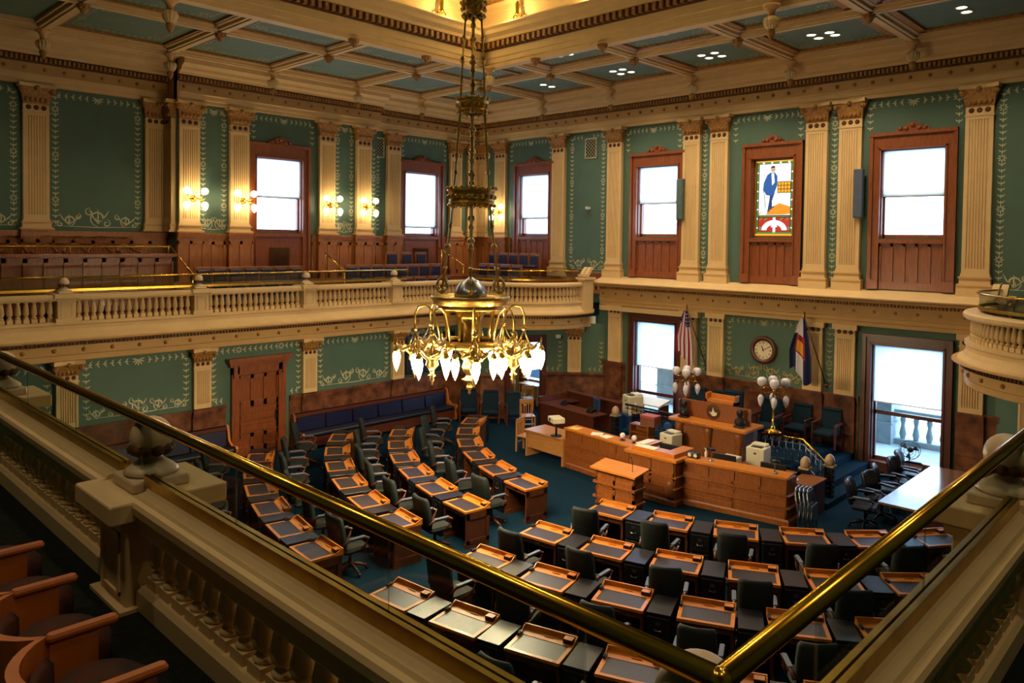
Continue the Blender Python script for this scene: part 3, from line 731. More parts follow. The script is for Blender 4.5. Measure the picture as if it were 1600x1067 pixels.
# recessed downlights
dl = thing('downlight', '', 'ceiling light')
s = MB(); s.lathe([(.13, 0), (.13, -.02), (.105, -.02), (.105, 0)], (0, 0, 0), 18); s.build('trim_ring', WHITE, dl)
s = MB(); s.lathe([(.105, -.004), (1e-5, -.004)], (0, 0, 0), 18); s.build('lens', DISC, dl)
DL = Placer(dl)
f = 5.1/6.5   # measured spots, projected on to the coffer panels
def spots(lst, fmt, power):
    for i, (x, y) in enumerate(lst):
        o = DL((x*.7954, y*.7954, ZP), 0, fmt % ORD[i])
        if power: lamp('downlight_lamp', 'SPOT', (0, 0, -.03), P_DOWN, WARM if False else (1, .8, .54), o, .1, None, spot_size=2.3, spot_blend=.6)
for lst, fmt in (([(-21.29, 23.66), (-21.28, 24.18)], 'recessed ceiling light, %s of the pair nearest the far corner'),
                 ([(-17.62, 23.53), (-17.16, 23.5), (-17.17, 24.06), (-17.66, 24.08)], 'recessed ceiling light, %s of four above the leftmost clock-wall window'),
                 ([(-13.85, 23.52), (-13.33, 23.5), (-13.37, 24.06), (-13.84, 24.02)], 'recessed ceiling light, %s of four in the coffer left of the stained glass'),
                 ([(-9.99, 23.45), (-9.46, 23.53), (-9.45, 23.93), (-9.97, 23.96)], 'recessed ceiling light, %s of four above the stained glass window'),
                 ([(-5.86, 23.42), (-5.87, 23.95)], 'recessed ceiling light, %s of the pair in the rightmost coffer'),
                 ([(-17.61, 20.36), (-17.15, 20.4)], 'recessed ceiling light, %s of the well-side pair nearest the chandelier rods'),
                 ([(-13.78, 20.3), (-13.3, 20.33)], 'recessed ceiling light, %s of the pair by the middle of the well edge'),
                 ([(-9.99, 20.28), (-9.44, 20.3)], 'recessed ceiling light, %s of the pair beside the large right pendant'),
                 ([(-21.17, 12.13), (-21.21, 13.04)], 'recessed ceiling light, %s of the pair in the upper left coffers'),
                 ([(-21.24, 16.22), (-21.23, 16.71)], 'recessed ceiling light, %s of the pair just left of the chandelier'),
                 ([(-21.17, 8.98), (-21.08, 20.39)], 'single recessed ceiling light by the left well edge, %s from the left')):
    spots(lst, fmt, True)
# fixtureless lamps for the unseen ceiling; those over the near galleries are added fill
for x, y in ((-2, 18.3), (-2, 9), (-2, 5), (-8, 2.4), (-12, 2.4), (-16.5, 2.4), (-19.8, 3), (.8, 1), (-3, -.6), (-6, -.4), (.8, 4.5)):
    lamp('downlight_lamp', 'SPOT', (x, y, ZP-.05), P_DOWN, (1, .8, .54), None, .1, None, spot_size=2.3, spot_blend=.6)
# cove lamps
cl = thing('cove_lamp', '', 'lamp')
s = MB(); s.lathe([(.02, .5), (.06, .42), (.05, .2), (.08, .14), (.04, .06)], (0, 0, 0), 10)
for k in (-1, 1): s.tube([(0, 0, .12), (k*.09, 0, .14), (k*.15, 0, .08), (k*.14, 0, .0)], .022, 8)
s.build('bracket', BRASS, cl)
for k in (-1, 1): s = MB(); s.ball((k*.14, 0, -.06), .06, 10, 8); s.build('bulb', GLOBE, cl)
CL = Placer(cl)
for i, y in enumerate((13.56, 10.9, 8.2)):
    o = CL((WX0+.16, y, 12.06), PI/2, 'brass twin-globe cove lamp on the left side of the ceiling well, %s from the chandelier' % ORD[i])
for i, x in enumerate((-14.61, -11.9, -9.2)):
    o = CL((x, WY1-.16, 12.06), 0, 'brass twin-globe cove lamp on the right side of the ceiling well, %s from the chandelier' % ORD[i])
for y in (13.56, 10.9, 8.2, 5.5): lamp('cove_light', 'POINT', (WX0+.5, y, 12.15), P_COVE, (1, .7, .28), None, .06)
for x in (-14.61, -11.9, -9.2, -6.5): lamp('cove_light', 'POINT', (x, WY1-.5, 12.15), P_COVE, (1, .7, .28), None, .06)

# ================================================================ balustrades
bal = MB()
bal.box(-.058, .058, -.058, .058, 0, .09)
bal.lathe([(.054, .09), (.058, .11), (.046, .135), (.03, .15), (.034, .16), (.056, .185), (.064, .22), (.06, .28), (.05, .36), (.038, .42), (.03, .44), (.045, .45), (.045, .465)], (0, 0, 0), 12)
bal.box(-.045, .045, -.045, .045, .462, .48)
balm = bal.build('baluster', CREAM); balme = balm.data; bpy.data.objects.remove(balm)
CAPP = [(-.31, 4.5), (-.17, 4.5), (-.17, 4.53), (-.17, 4.56), (-.16, 4.57), (-.155, 4.62), (-.165, 4.66), (-.185, 4.7), (-.25, 4.705), (-.262, 4.69), (-.3, 4.68), (-.31, 4.665), (-.335, 4.66), (-.345, 4.64), (-.34, 4.6), (-.32, 4.59)]
CAPS = [(-.26, 4.5), (.04, 4.5), (.07, 4.54), (.07, 4.6), (.03, 4.64), (-.25, 4.64), (-.28, 4.6), (-.28, 4.54)]
GRP = 'turned balusters of the gallery balustrade'
def balustrade(name, label, path, near=False, n=None, m=CREAM):
    o = thing(name, label, 'balustrade', (path[0][0], path[0][1], 4.02))
    off = lambda P: [(x-path[0][0], y-path[0][1]) for x, y in P]
    s = MB(); sweep(s, off(path), [(v, z-4.02) for v, z in (CAPP if near else CAPS)]); s.build('cap_rail', m, o)
    L = sum(math.hypot(c[0]-a[0], c[1]-a[1]) for a, c in zip(path, path[1:])); n = n or int(L/.152)
    st = L/n
    for x, y, tx, ty in along(path, st, st/2):
        q = bpy.data.objects.new('baluster', balme); COL.objects.link(q); q.parent = o
        k = .205 if near else .13; q.location = (x-path[0][0]-ty*k, y-path[0][1]+tx*k, .175 if near else 0); q.scale = (1, 1, .64 if near else 1); q.rotation_euler = (0, 0, math.atan2(ty, tx))
    return o
ped = thing('balustrade_pedestal', '', 'pedestal')
s = MB(); s.rbox(-.19, .19, -.2, .2, 0, .58, .008); s.box(-.23, .23, -.24, .24, 0, .1); s.box(-.22, .22, -.23, .23, .5, .54)
for sy in (-1, 1):
    for a, c, d, e in ((-.12, -.1, .14, .47), (.1, .12, .14, .47), (-.12, .12, .14, .16), (-.12, .12, .45, .47)): s.box(a, c, min(sy*.2, sy*.212), max(sy*.2, sy*.212), d, e)
s.build('shaft', CREAM, ped)
s = MB(); s.rbox(-.27, .27, -.3, .3, .56, .66, .008); s.build('cap_slab', CREAM, ped)
s = MB(); s.rbox(-.15, .15, -.15, .15, .66, .72, .01); s.lathe([(.13, .72), (.14, .735), (.12, .755), (.07, .79), (.05, .81), (.05, .82)], (0, 0, 0), 20); s.build('finial_base', ALMO, ped)
s = MB(); s.lathe([(.045, .81)]+[(.108*math.sin(t*PI/12), .915-.11*math.cos(t*PI/12)) for t in range(2, 12)]+[(1e-5, 1.025)], (0, 0, 0), 20); fb = s.build('finial', ALMO, ped)
s = MB()
for k in range(10):
    q = 2*PI*k/10; s.lathe([(1e-5, .815), (.036, .835), (.04, .86), (.02, .885), (1e-5, .89)], (.082*math.cos(q), .082*math.sin(q), 0), 7)
s.build('acanthus_cup', DARKG, fb)
PB = Placer(ped)
NY = [-4.27, -7.5, -10.75]
PB((XE-.0+.13, YS-.15, 4.0), 0, 'cream balustrade pedestal at the near gallery corner below the meeting handrails')
for x, l in zip(NY, ('cream ball-topped pedestal on the near left balustrade, in front of the glass', 'cream ball-topped pedestal at the left edge of the picture on the near balustrade', 'cream ball-topped pedestal on the near balustrade beyond the left edge')): PB((x, YS-.15, 4.0), 0, l)
PB((XE+.15, 4.66, 4.0), PI/2, 'ball-topped pedestal on the near right balustrade at the right edge')
WYS = (5.42, 8.55, 11.7, 14.85)
for i, y in enumerate(WYS): PB((XW-.15, y, 4.0), PI/2, 'ball-topped pedestal on the far left gallery balustrade, %s from the left' % ORD[i])
xs = [XE-.1]+NY
for i, l in enumerate(('cream balustrade in the foreground between the glass corner and the nearest ball pedestal', 'cream balustrade in the left foreground between the two ball pedestals')):
    balustrade('balustrade', l, [(xs[i]-(.12 if i == 0 else .22), YS), (xs[i+1]+.22, YS)], True)
balustrade('balustrade', 'cream balustrade at the far left of the foreground beyond the left ball pedestal', [(NY[1]-.22, YS), (NY[2]+.22, YS)], True)
balustrade('balustrade', 'cream balustrade in the right foreground below the ball pedestal', [(XE, 4.44), (XE, YS+.12)], True)
balustrade('balustrade', 'cream balustrade on the near right gallery beyond the ball pedestal', [(XE, 9.0), (XE, 4.88)], True)
ws = [2.3]+list(WYS)
for i in range(4): balustrade('balustrade', 'white balustrade of the far left gallery, %s stretch from the left' % ORD[i], [(XW, ws[i]+.22), (XW, ws[i+1]-.22)])
balustrade('balustrade', 'curved white balustrade of the far round balcony behind the chandelier', [(XW, 15.07)]+nw_arc)
balustrade('balustrade', 'curved white balustrade of the round balcony at the right edge', ne_arc)
# solid backs that carry the balusters' base
# ================================================================ brass base shoes, glass and handrails
def inset(P, d):
    s = []
    for i, (x, y) in enumerate(P):
        a = P[max(i-1, 0)]; c = P[min(i+1, len(P)-1)]; l = math.hypot(c[0]-a[0], c[1]-a[1]); tx, ty = (c[0]-a[0])/l, (c[1]-a[1])/l
        s.append((x-ty*d, y+tx*d))
    return s
def shoe(label, path):
    s = MB(); sweep(s, path, [(-.252, 4.7), (-.198, 4.7), (-.198, 4.76), (-.22, 4.76), (-.22, 4.745), (-.23, 4.745), (-.23, 4.76), (-.252, 4.76)])
    tag(s.build('brass_base_rail', BRASSD), label, 'rail')
def pane(label, path, z1=5.02, m=GLASSR):
    s = MB(); sweep(s, path, [(-.23, 4.746), (-.22, 4.746), (-.22, z1), (-.23, z1)]); tag(s.build('glass_panel', m), label, 'glass panel')
xs = [XE-.25]+NY
for i in range(3):
    a, c = xs[i]-(.05 if i == 0 else .17), xs[i+1]+.17
    shoe('brushed brass base rail on the near balustrade, %s stretch counting left from the corner' % ORD[i], [(a, YS), (c, YS)])
shoe('brushed brass base rail on the near right balustrade', [(XE, 4.45), (XE, YS+.3)])
for i, (a, c) in enumerate(((-.95, -2.03), (-2.035, -3.12), (-3.125, -4.2), (-4.205, -5.29), (-5.295, -6.4), (-6.405, -7.5), (-7.505, -8.7))): pane('clear glass guard pane on the near left balustrade, %s from the corner' % ORD[i], [(a-.25 if i == 0 else a, YS), (c, YS)])
pane('clear glass guard pane on the near right balustrade nearest the corner', [(XE, 3.0), (XE, YS+.3)]); pane('clear glass guard pane on the near right balustrade by the ball pedestal', [(XE, 4.6), (XE, 3.005)])
RS, RE = YS-.22, XE+.222
hr = thing('brass_handrail', 'polished brass handrail across the foreground meeting in a corner at the bottom', 'handrail', (RE, RS, 5.03))
s = MB(); s.tube([(-20, 0, 0), (-10, 0, 0), (-3, 0, 0), (0, 0, 0)], .028, 18); s.build('left_rail', BRASS, hr)
s = MB(); s.tube([(0, 0, 0), (0, 3, 0), (0, 6, 0), (0, 14, 0)], .028, 18); s.build('right_rail', BRASS, hr)
s = MB(); s.ball((0, 0, 0), .0295, 14, 10); s.build('corner_joint', BRASS, hr)
def rail(label, path, z=5.03, r=.022):
    o = thing('brass_handrail', label, 'handrail', (path[0][0], path[0][1], z)); P = inset(path, .19)
    s = MB(); s.tube([(x-path[0][0], y-path[0][1], 0) for x, y in P], r, 10); s.build('rail', BRASS, o); return o
wpath = [(XW, 1.9), (XW, 8), (XW, 15.4)]
shoe('brass base rail along the far left gallery', wpath); pane('clear glass guard along the far left gallery', wpath); rail('thin brass handrail along the far left gallery', wpath)
shoe('brass base rail round the far corner balcony', nw_arc[:-1]); pane('curved clear glass guard of the far corner balcony', nw_arc[:-1]); rail('thin curved brass handrail of the far corner balcony', nw_arc[:-1])
shoe('brass base rail round the right-hand balcony', ne_arc[1:]); pane('curved clear glass guard of the right-hand round balcony', ne_arc[1:]); rail('curved brass handrail of the right-hand round balcony', ne_arc[1:])
for x, y, l in ((-19.69, 11.9, 'left'), (-19.69, 7.3, 'far left')): pass

# ================================================================ chandelier
CXY = (-10.65, 9.85)
ch = thing('chandelier', 'towering multi-tiered brass chandelier with clusters of lit flame bulbs hanging over the chamber', 'chandelier', (CXY[0], CXY[1], 0))
s = MB(); P = [(.03, 12.76), (.03, 10.3)]
s.cyl(0, 0, 5.5, 12.76, .035, 10)
z = 10.2
while z > 5.6: s.ball((0, 0, z), .075, 10, 8, .8); s.lathe([(.05, z-.2), (.06, z-.16), (.05, z-.12)], (0, 0, 0), 10); z -= .42
s.build('stem', CHB, ch)
def crown(name, z0, z1, r0, r1, n):
    s = MB(); s.lathe([(r1*1.06, z1), (r1*1.06, z1-.05), (r1, z1-.07), (r0, z0+.07), (r0*1.03, z0+.05), (r0*1.03, z0), (r0*.9, z0), (r0*.9, z0+.1), (r1*.9, z1-.1), (r1*.95, z1), (r1*1.06, z1)], (0, 0, 0), 28)
    for k in range(n):
        q = 2*PI*k/n; s.ball((r1*1.06*math.cos(q), r1*1.06*math.sin(q), z1), .035, 6, 5); s.ball((r0*1.05*math.cos(q), r0*1.05*math.sin(q), (z0+z1)/2), .045, 6, 5)
        s.ball((r0*1.05*math.cos(q), r0*1.05*math.sin(q), z0), .03, 6, 5)
    return s.build(name, CHB, ch)
crown('top_crown', 10.22, 10.46, .2, .22, 14); crown('middle_crown', 8.4, 8.66, .27, .29, 16); crown('lower_crown', 6.66, 6.98, .42, .44, 22)
for k in range(6):
    q = 2*PI*k/6+.3; c_, s_ = math.cos(q), math.sin(q)
    s = MB(); segs = [(10.2, .17), (9.4, .23), (8.66, .26), (8.4, .27), (7.6, .33), (6.98, .37), (6.66, .4), (5.9, .5), (5.05, .62)]
    s.tube([(r*c_, r*s_, z) for z, r in segs], .016, 7)
    for i, (z, r) in enumerate(segs):
        s.ball((r*c_, r*s_, z), .05, 8, 6)
        if i: a = segs[i-1]; s.ball(((r+a[1])/2*c_, (r+a[1])/2*s_, (z+a[0])/2), .04, 8, 6)
    s.tube([((.62+.11*math.cos(t*PI/8))*c_, (.62+.11*math.cos(t*PI/8))*s_, 5.16+.13*math.sin(t*PI/8)) for t in range(16)], .02, 6, True)
    s.build('hanging_rod', CHB, ch)
s = MB(); s.lathe([(.05, 4.56), (.3, 4.66), (.52, 4.72), (.68, 4.8), (.74, 4.9), (.76, 4.94), (.74, 4.96), (.68, 4.92), (.5, 4.86), (.3, 4.9)], (0, 0, 0), 36)
s.lathe([(.62, 4.73), (.66, 4.71), (.66, 4.75), (.62, 4.79)], (0, 0, 0), 36); s.build('dish', CHB, ch)
s = MB(); s.lathe([(.31, 4.93), (.3, 5.02), (.25, 5.14), (.16, 5.24), (.06, 5.28), (.03, 5.32)], (0, 0, 0), 24); s.build('dome', STEEL, ch)
s = MB(); s.lathe([(.3, 4.66), (.22, 4.5), (.12, 4.42), (.1, 4.2), (.14, 4.05), (.2, 3.95), (.16, 3.85), (.1, 3.75), (.13, 3.66), (.15, 3.6), (.12, 3.5), (.07, 3.46), (.07, 3.4), (.15, 3.36), (.08, 3.32), (.03, 3.28), (.06, 3.22), (.055, 3.18), (.02, 3.14), (.03, 3.1), (1e-5, 3.06)], (0, 0, 0), 20); s.build('bottom_finial', CHB, ch)
s = MB(); s.lathe([(.6, 3.98), (.62, 4.02), (.6, 4.08), (.53, 4.12), (.46, 4.12), (.44, 4.05), (.5, 3.97), (.6, 3.98)], (0, 0, 0), 36); s.build('lower_ring', CHB, ch)
for k in range(8):
    q = 2*PI*(k+.5)/8
    s = MB(); s.lathe([(.035, 4.1), (.03, 4.2), (.035, 4.4), (.03, 4.5), (.04, 4.68)], (.46*math.cos(q), .46*math.sin(q), 0), 8); s.build('colonnette', BRASSD, ch)
arm_me = None
for k in range(8):
    q = 2*PI*k/8+.12; cx_, sy_ = math.cos(q), math.sin(q); RA = 1.04
    s = MB()
    s.tube([(.55, 0, 4.1), (.62, 0, 4.4), (.7, 0, 4.66), (.84, 0, 4.78), (.98, 0, 4.74), (RA, 0, 4.6), (RA, 0, 4.36)], .02, 8)
    s.tube([(.5, 0, 4.02), (.7, 0, 3.92), (.9, 0, 3.98), (RA, 0, 4.0)], .024, 8)
    s.lathe([(.02, 4.36), (.07, 4.34), (.02, 4.28)], (RA, 0, 0), 10)
    for j in range(4): t = PI*j/2+.785; s.tube([(RA, 0, 4.3), (RA+.17*math.cos(t), .17*math.sin(t), 3.98)], .009, 5)
    s.lathe([(.02, 4.1), (.05, 4.04), (.16, 4.0), (.2, 3.96), (.17, 3.9), (.1, 3.84), (.12, 3.76), (.05, 3.68), (.03, 3.6), (.07, 3.57), (.03, 3.53), (.045, 3.49), (.015, 3.44), (.02, 3.41), (1e-5, 3.38)], (RA, 0, 0), 14)
    for j in range(4):
        t = PI*j/2; u0, v0 = RA+.34*math.cos(t), .34*math.sin(t)
        s.tube([(RA+.18*math.cos(t), .18*math.sin(t), 3.95), (RA+.26*math.cos(t), .26*math.sin(t), 4.04), (u0, v0, 4.06), (u0, v0, 3.93)], .018, 7)
        s.lathe([(.03, 4.0), (.05, 3.96), (.065, 3.92), (.05, 3.9)], (u0, v0, 0), 10); s.lathe([(.012, 4.05), (.02, 4.1), (.012, 4.15), (1e-5, 4.17)], (u0, v0, 0), 6)
        for i in range(4): w_ = t+.785+.2*(i-1.5); s.ball((RA+.24*math.cos(w_), .24*math.sin(w_), 3.95+.02*i), .035, 6, 5)
    if arm_me is None: ao = s.build('arm', CHB, ch); arm_me = ao.data
    else: ao = bpy.data.objects.new('arm', arm_me); COL.objects.link(ao); ao.parent = ch
    ao.rotation_euler = (0, 0, q)
    for j in range(4):
        t = PI*j/2; u0, v0 = RA+.34*math.cos(t), .34*math.sin(t)
        if k == 0 and j == 0:
            s = MB(); s.lathe([(.03, 3.92), (.066, 3.87), (.076, 3.8), (.066, 3.71), (.035, 3.6), (1e-5, 3.52)], (0, 0, 0), 12); bb = s.build('flame_bulb', BULB, ao); bulb_me = bb.data
        else: bb = bpy.data.objects.new('flame_bulb', bulb_me); COL.objects.link(bb); bb.parent = ao
        bb.location = (u0, v0, 0)
    lamp('chandelier_light', 'POINT', (CXY[0]+RA*cx_, CXY[1]+RA*sy_, 3.56), P_CHAND, WARM, None, .12)

# ================================================================ wall sconces
sc = thing('wall_sconce', '', 'wall lamp')
s = MB(TN(0)); s.disc(0, 0, 0, .1, 14, .04)
for k in (-1, 1): s.tube([(k*.02, .03, 0), (k*.14, .14, .02), (k*.24, .18, .08), (k*.26, .18, .14)], .016, 7); s.tube([(k*.1, .1, 0), (k*.18, .17, -.06), (k*.26, .18, -.06), (k*.27, .18, -.1)], .014, 7)
s.ball((0, .1, 0), .05, 8, 6); s.build('arms', BRASS, sc)
for k in (-1, 1):
    s = MB(TN(0)); s.ball((k*.26, .18, .22), .1, 14, 10); s.build('upper_globe', GLOBE, sc)
    s = MB(TN(0)); s.lathe([(.04, -.1), (.085, -.15), (.09, -.21), (.06, -.3), (1e-5, -.36)], (k*.27, .18, 0), 12); s.build('flame_globe', GLOBE, sc)
SN = Placer(sc)
for T, x, y, rz, l in ((0, -22.19, 9.4, PI/2, 'lit twin brass sconce on the pilaster beside the recessed panel, leftmost of the sconces'), (0, -22.19, 10.93, PI/2, 'lit twin brass sconce just left of the wide gallery window'),
                    (0, -22.19, 14.0, PI/2, 'lit twin brass sconce just right of the wide gallery window'), (0, -22.19, 15.46, PI/2, 'lit twin brass sconce on the last pilaster of the projecting bay'),
                    (0, -21.3, YU-.13, 0, 'lit twin brass sconce on the corner pilaster behind the chandelier rods')):
    x, y = (x, y+.1) if rz else (x, y)
    SN((x, y, 7.12), rz, l)
    dx, dy = (1, 0) if rz else (0, -1)
    lamp('sconce_light', 'POINT', (x+dx*.3, y+dy*.3, 7.12), P_SCONCE, WARM, None, .1)
# ================================================================ members' desks, cabinets and chairs
dk = thing('desk', '', 'desk')
s = MB()      # carcass
s.box(-.375, .375, .255, .28, .05, .7); s.box(-.375, -.345, -.28, .28, .04, .7); s.box(.345, .375, -.28, .28, .04, .7)
s.box(-.385, -.32, -.29, .29, 0, .09); s.box(.32, .385, -.29, .29, 0, .09); s.box(-.375, .375, .25, .29, 0, .09)
for x in (-.375, .375):
    k = 1 if x > 0 else -1; a, c = sorted((x, x+k*.014))
    s.box(a, c, -.28, -.2, .09, .7); s.box(a, c, .2, .28, .09, .7); s.box(a, c, -.28, .28, .09, .16); s.box(a, c, -.28, .28, .56, .7)
for a, c in ((-.375, -.31), (-.03, .03), (.31, .375)): s.box(a, c, .28, .294, .09, .7)
s.box(-.375, .375, .28, .294, .56, .7); s.box(-.375, .375, .28, .294, .09, .16)
s.build('carcass', DESKW, dk)
s = MB(); s.box(-.345, .345, -.27, -.25, .6, .7); o = s.build('drawer', DESKW, dk)
s = MB(); s.box(-.05, .05, -.285, -.27, .64, .66); s.build('pull', BRASS, o)
s = MB(); s.box(-.39, .39, -.31, -.255, .7, .74); s.box(-.39, -.335, -.255, .15, .7, .74); s.box(.335, .39, -.255, .15, .7, .74); s.box(-.335, .335, -.255, .15, .7, .728)
s.build('top_frame', OAK, dk)
s = MB(); s.box(-.335, .335, -.255, .12, .728, .736); s.build('leather_pad', LEATH, dk)
s = MB(); s.box(-.39, .39, .12, .31, .7, .742); s.box(-.39, .39, .285, .31, .742, .805)
for x in (-.39, .372): s.add([(x, .16, .742), (x+.018, .16, .742), (x+.018, .31, .742), (x, .31, .742), (x, .25, .79), (x+.018, .25, .79), (x+.018, .31, .805), (x, .31, .805)], [(0,3,2,1), (4,5,6,7), (0,1,5,4), (1,2,6,5), (2,3,7,6), (3,0,4,7)], False)
s.box(-.05, .09, .2, .21, .742, .756); s.box(-.05, .09, .26, .27, .742, .756)
s.build('pen_tray', OAK, dk)
s = MB(); s.box(.23, .36, .17, .27, .742, .79); bx = s.build('button_box', BLK2, dk)
s = MB(); s.box(.232, .358, .172, .268, .79, .8); s.build('box_lid', OAK, bx)
s = MB(); s.box(-.385, -.345, .05, .15, .741, .775); s.tube([(-.365, .12, .77), (-.365, .1, .79), (-.365, .02, .79)], .008, 6); s.build('microphone', BLK2, dk)
DK = Placer(dk)
cb = thing('filing_cabinet', '', 'cabinet')
s = MB(); s.rbox(-.172, .172, -.3, .3, .0, .752, .006); s.build('body', BLACK, cb)
for z in (.05, .39):
    s = MB(); s.rbox(-.165, .165, -.318, -.3, z, z+.31, .006); d_ = s.build('drawer', BLK2, cb)
    s = MB(); s.box(-.035, .035, -.325, -.318, z+.2, z+.245); s.build('label_holder', STEEL, d_)
    s = MB(); s.tube([(-.05, -.318, z+.15), (-.045, -.34, z+.13), (.045, -.34, z+.13), (.05, -.318, z+.15)], .006, 6); s.build('handle', STEEL, d_)
CB = Placer(cb)
def swivel(name, label, up_m, arm_m, base_m, bh=.62, bw=.5):
    o = thing(name, label, 'chair')
    s = MB(); s.rbox(-.26, .26, -.25, .25, .42, .52, .05); s.build('seat', up_m, o)
    s = MB(); n = 7; vs = []       # curved padded back
    for (y0, y1, z, w) in ((-.25, -.33, .5, bw*.86), (-.26, -.36, .62, bw), (-.3, -.4, .9, bw), (-.34, -.43, .5+bh-.05, bw*.97), (-.37, -.42, .5+bh, bw*.86)):
        for j in range(n): u = -1+2*j/(n-1); vs.append((u*w/2, y0+.05*u*u, z))
        for j in range(n): u = 1-2*j/(n-1); vs.append((u*w/2, y1+.05*u*u, z))
    fs = [(k*14+i, k*14+(i+1) % 14, k*14+14+(i+1) % 14, k*14+14+i) for k in range(4) for i in range(14)]+[tuple(range(13, -1, -1)), tuple(range(56, 70))]
    s.add(vs, fs, True); s.build('backrest', up_m, o)
    for k in (-1, 1):
        s = MB(); s.tube([(k*.27, -.3, .62), (k*.29, -.2, .69), (k*.29, .12, .69), (k*.29, .2, .66), (k*.28, .16, .55), (k*.26, .08, .46)], .026, 8); a = s.build('armrest', arm_m, o)
        s = MB(); s.rbox(k*.29-.035, k*.29+.035, -.2, .13, .7, .725, .012); s.build('arm_pad', GREY, a)
    s = MB(); s.cyl(0, 0, .16, .43, .03, 8); s.cyl(0, 0, .1, .2, .05, 8); s.build('column', base_m, o)
    s = MB()
    for k in range(5): q = 2*PI*k/5; s.tube([(0, 0, .15), (.16*math.cos(q), .16*math.sin(q), .13), (.31*math.cos(q), .31*math.sin(q), .075)], [.035, .03, .02], 6)
    ba = s.build('star_base', base_m, o)
    s = MB()
    for k in range(5): q = 2*PI*k/5; s.ball((.31*math.cos(q), .31*math.sin(q), .035), .034, 8, 6)
    s.build('casters', BLK2, ba)
    return o
CHW = mat('chair_walnut', (98, 50, 30), .4, var=.2, scale=8)
SWC = Placer(swivel('swivel_chair', '', FABG, CHW, CHW))
CC = (-10.07, 19.5)
ROWS = [('front row', 7.5, 8.9, 9.13), ('second row', 9.3, 6.6, 7.45), ('third row', 10.85, 5.9, 6.45), ('fourth row', 12.65, 5.3, 5.5), ('rearmost row', 14.45, 4.8, 4.85)]
SEAT = ['nearest the centre aisle', 'second from the aisle', 'third from the aisle', 'fourth from the aisle', 'fifth from the aisle', 'at the outer end']
for ri, (rn, R_, t0, st) in enumerate(ROWS):
    for side, blk in ((-1, 'left'), (1, 'right')):
        if ri == 4 and side == 1: continue
        for i in range(6):
            if ri == 4 and i < 2: continue
            t = math.radians(t0+st*i)*side
            p = lambda r, a: (CC[0]+r*math.sin(a), CC[1]-r*math.cos(a), 0)
            if ri == 2 and side == -1: t = math.radians(7+6.8*i)*side
            w = '%s of the %s block, %s' % (rn, blk, SEAT[i])
            DK(p(R_, t), t, 'leather-topped oak desk, '+w, "members' oak desks in curved rows")
            hs = 1.195/2/R_
            if not (side == -1 and i == 0): CB(p(R_+.02, t+hs), t+hs, 'black filing cabinet right of the desk '+w.replace('of the ', '').replace('from the aisle', 'from aisle'), 'black filing cabinets between desks')
            if side == -1 and i == 5: CB(p(R_+.02, t-hs), t-hs, 'black filing cabinet at the outer left end of the '+rn, 'black filing cabinets between desks')
            dr = .76 if ri == 1 else random.uniform(.78, .9) if side == 1 else random.uniform(.86, .98)
            SWC(p(R_+dr, t+random.uniform(-.03, .03)/R_), t+random.uniform(-.2, .2), 'dark green swivel chair, '+w, "members' green swivel chairs")

# ================================================================ clerk's counter
ct = thing('clerk_counter', 'long golden oak counter with panelled front and central bay before the dais', 'counter', (0, 0, 0))
def counter_run(P, z0, z1, ledges, name, top=True, pz=(.5, .72)):
    s = MB()
    sweep(s, P, [(-.5, z0), (0, z0), (0, z1), (-.06, z1), (-.06, z0+.05), (-.5, z0+.05)])
    sweep(s, P, [(-.04, 0), (.05, 0), (.05, .1), (.02, .14), (-.04, .14)])
    for z in ledges: sweep(s, P, [(-.04, z), (.02, z), (.06, z+.02), (.06, z+.04), (0, z+.05), (-.04, z+.05)])
    for (x0, y0), (x1, y1) in zip(P, P[1:]):
        l = math.hypot(x1-x0, y1-y0)
        if l < .5: continue
        tx, ty = (x1-x0)/l, (y1-y0)/l
        q = MB(lambda u, v, z: (x0+tx*u+ty*v, y0+ty*u-tx*v, z)); n = max(2, round(l/.62))
        panels(q, .02, l-.02, .14, ledges[0], max(1, n//2), 0, .07, .025); panels(q, .02, l-.02, ledges[0]+.05, ledges[1], n, 0, .05, .025); panels(q, .02, l-.02, ledges[1]+.05, z1, n, 0, .05, .025)
        s.v += q.v; o_ = len(s.v)-len(q.v); s.f += [[i+o_ for i in f] for f in q.f]; s.m += q.m; s.s += q.s
    return s.build(name, DOAK, ct)
LW = [(-13.05, 16.0), (-13.05, 15.58), (-10.62, 15.3)]; BAY = [(-10.62, 15.3), (-10.62, 15.0), (-9.3, 15.0), (-9.3, 15.32)]; RW = [(-9.3, 15.32), (-6.95, 15.68), (-6.95, 16.1)]
for P, nm in ((LW, 'left_front'), (RW, 'right_front'), (BAY, 'bay_front')): counter_run(P, 0, 1.0, (.36, .62), nm)
def slab(P, d, z0, z1, name, m, over=.06):
    s = MB(); sweep(s, P, [(over, z0), (over, z1), (-d, z1), (-d, z0)]); return s.build(name, m, ct)
slab([(-13.05, 15.58), (-10.6, 15.3)], .42, 1.0, 1.05, 'left_top', OAK); slab([(-9.32, 15.32), (-6.95, 15.68)], .42, 1.0, 1.05, 'right_top', OAK)
slab([(-10.62, 15.5), (-10.62, 15.0), (-9.3, 15.0), (-9.3, 15.5)], .2, 1.0, 1.06, 'bay_ledge', OAK)
slab([(-10.55, 15.95), (-10.55, 15.07), (-9.37, 15.07), (-9.37, 15.95)], .3, 1.06, 1.15, 'bay_top', OAK, .0)
s = MB()
for x in (-10.5, -9.42): s.lathe([(.11, .16), (.12, .2), (.12, .5), (.09, .56)], (x, 15.03, 0), 12)
s.build('rounded_corner', DOAK, ct)
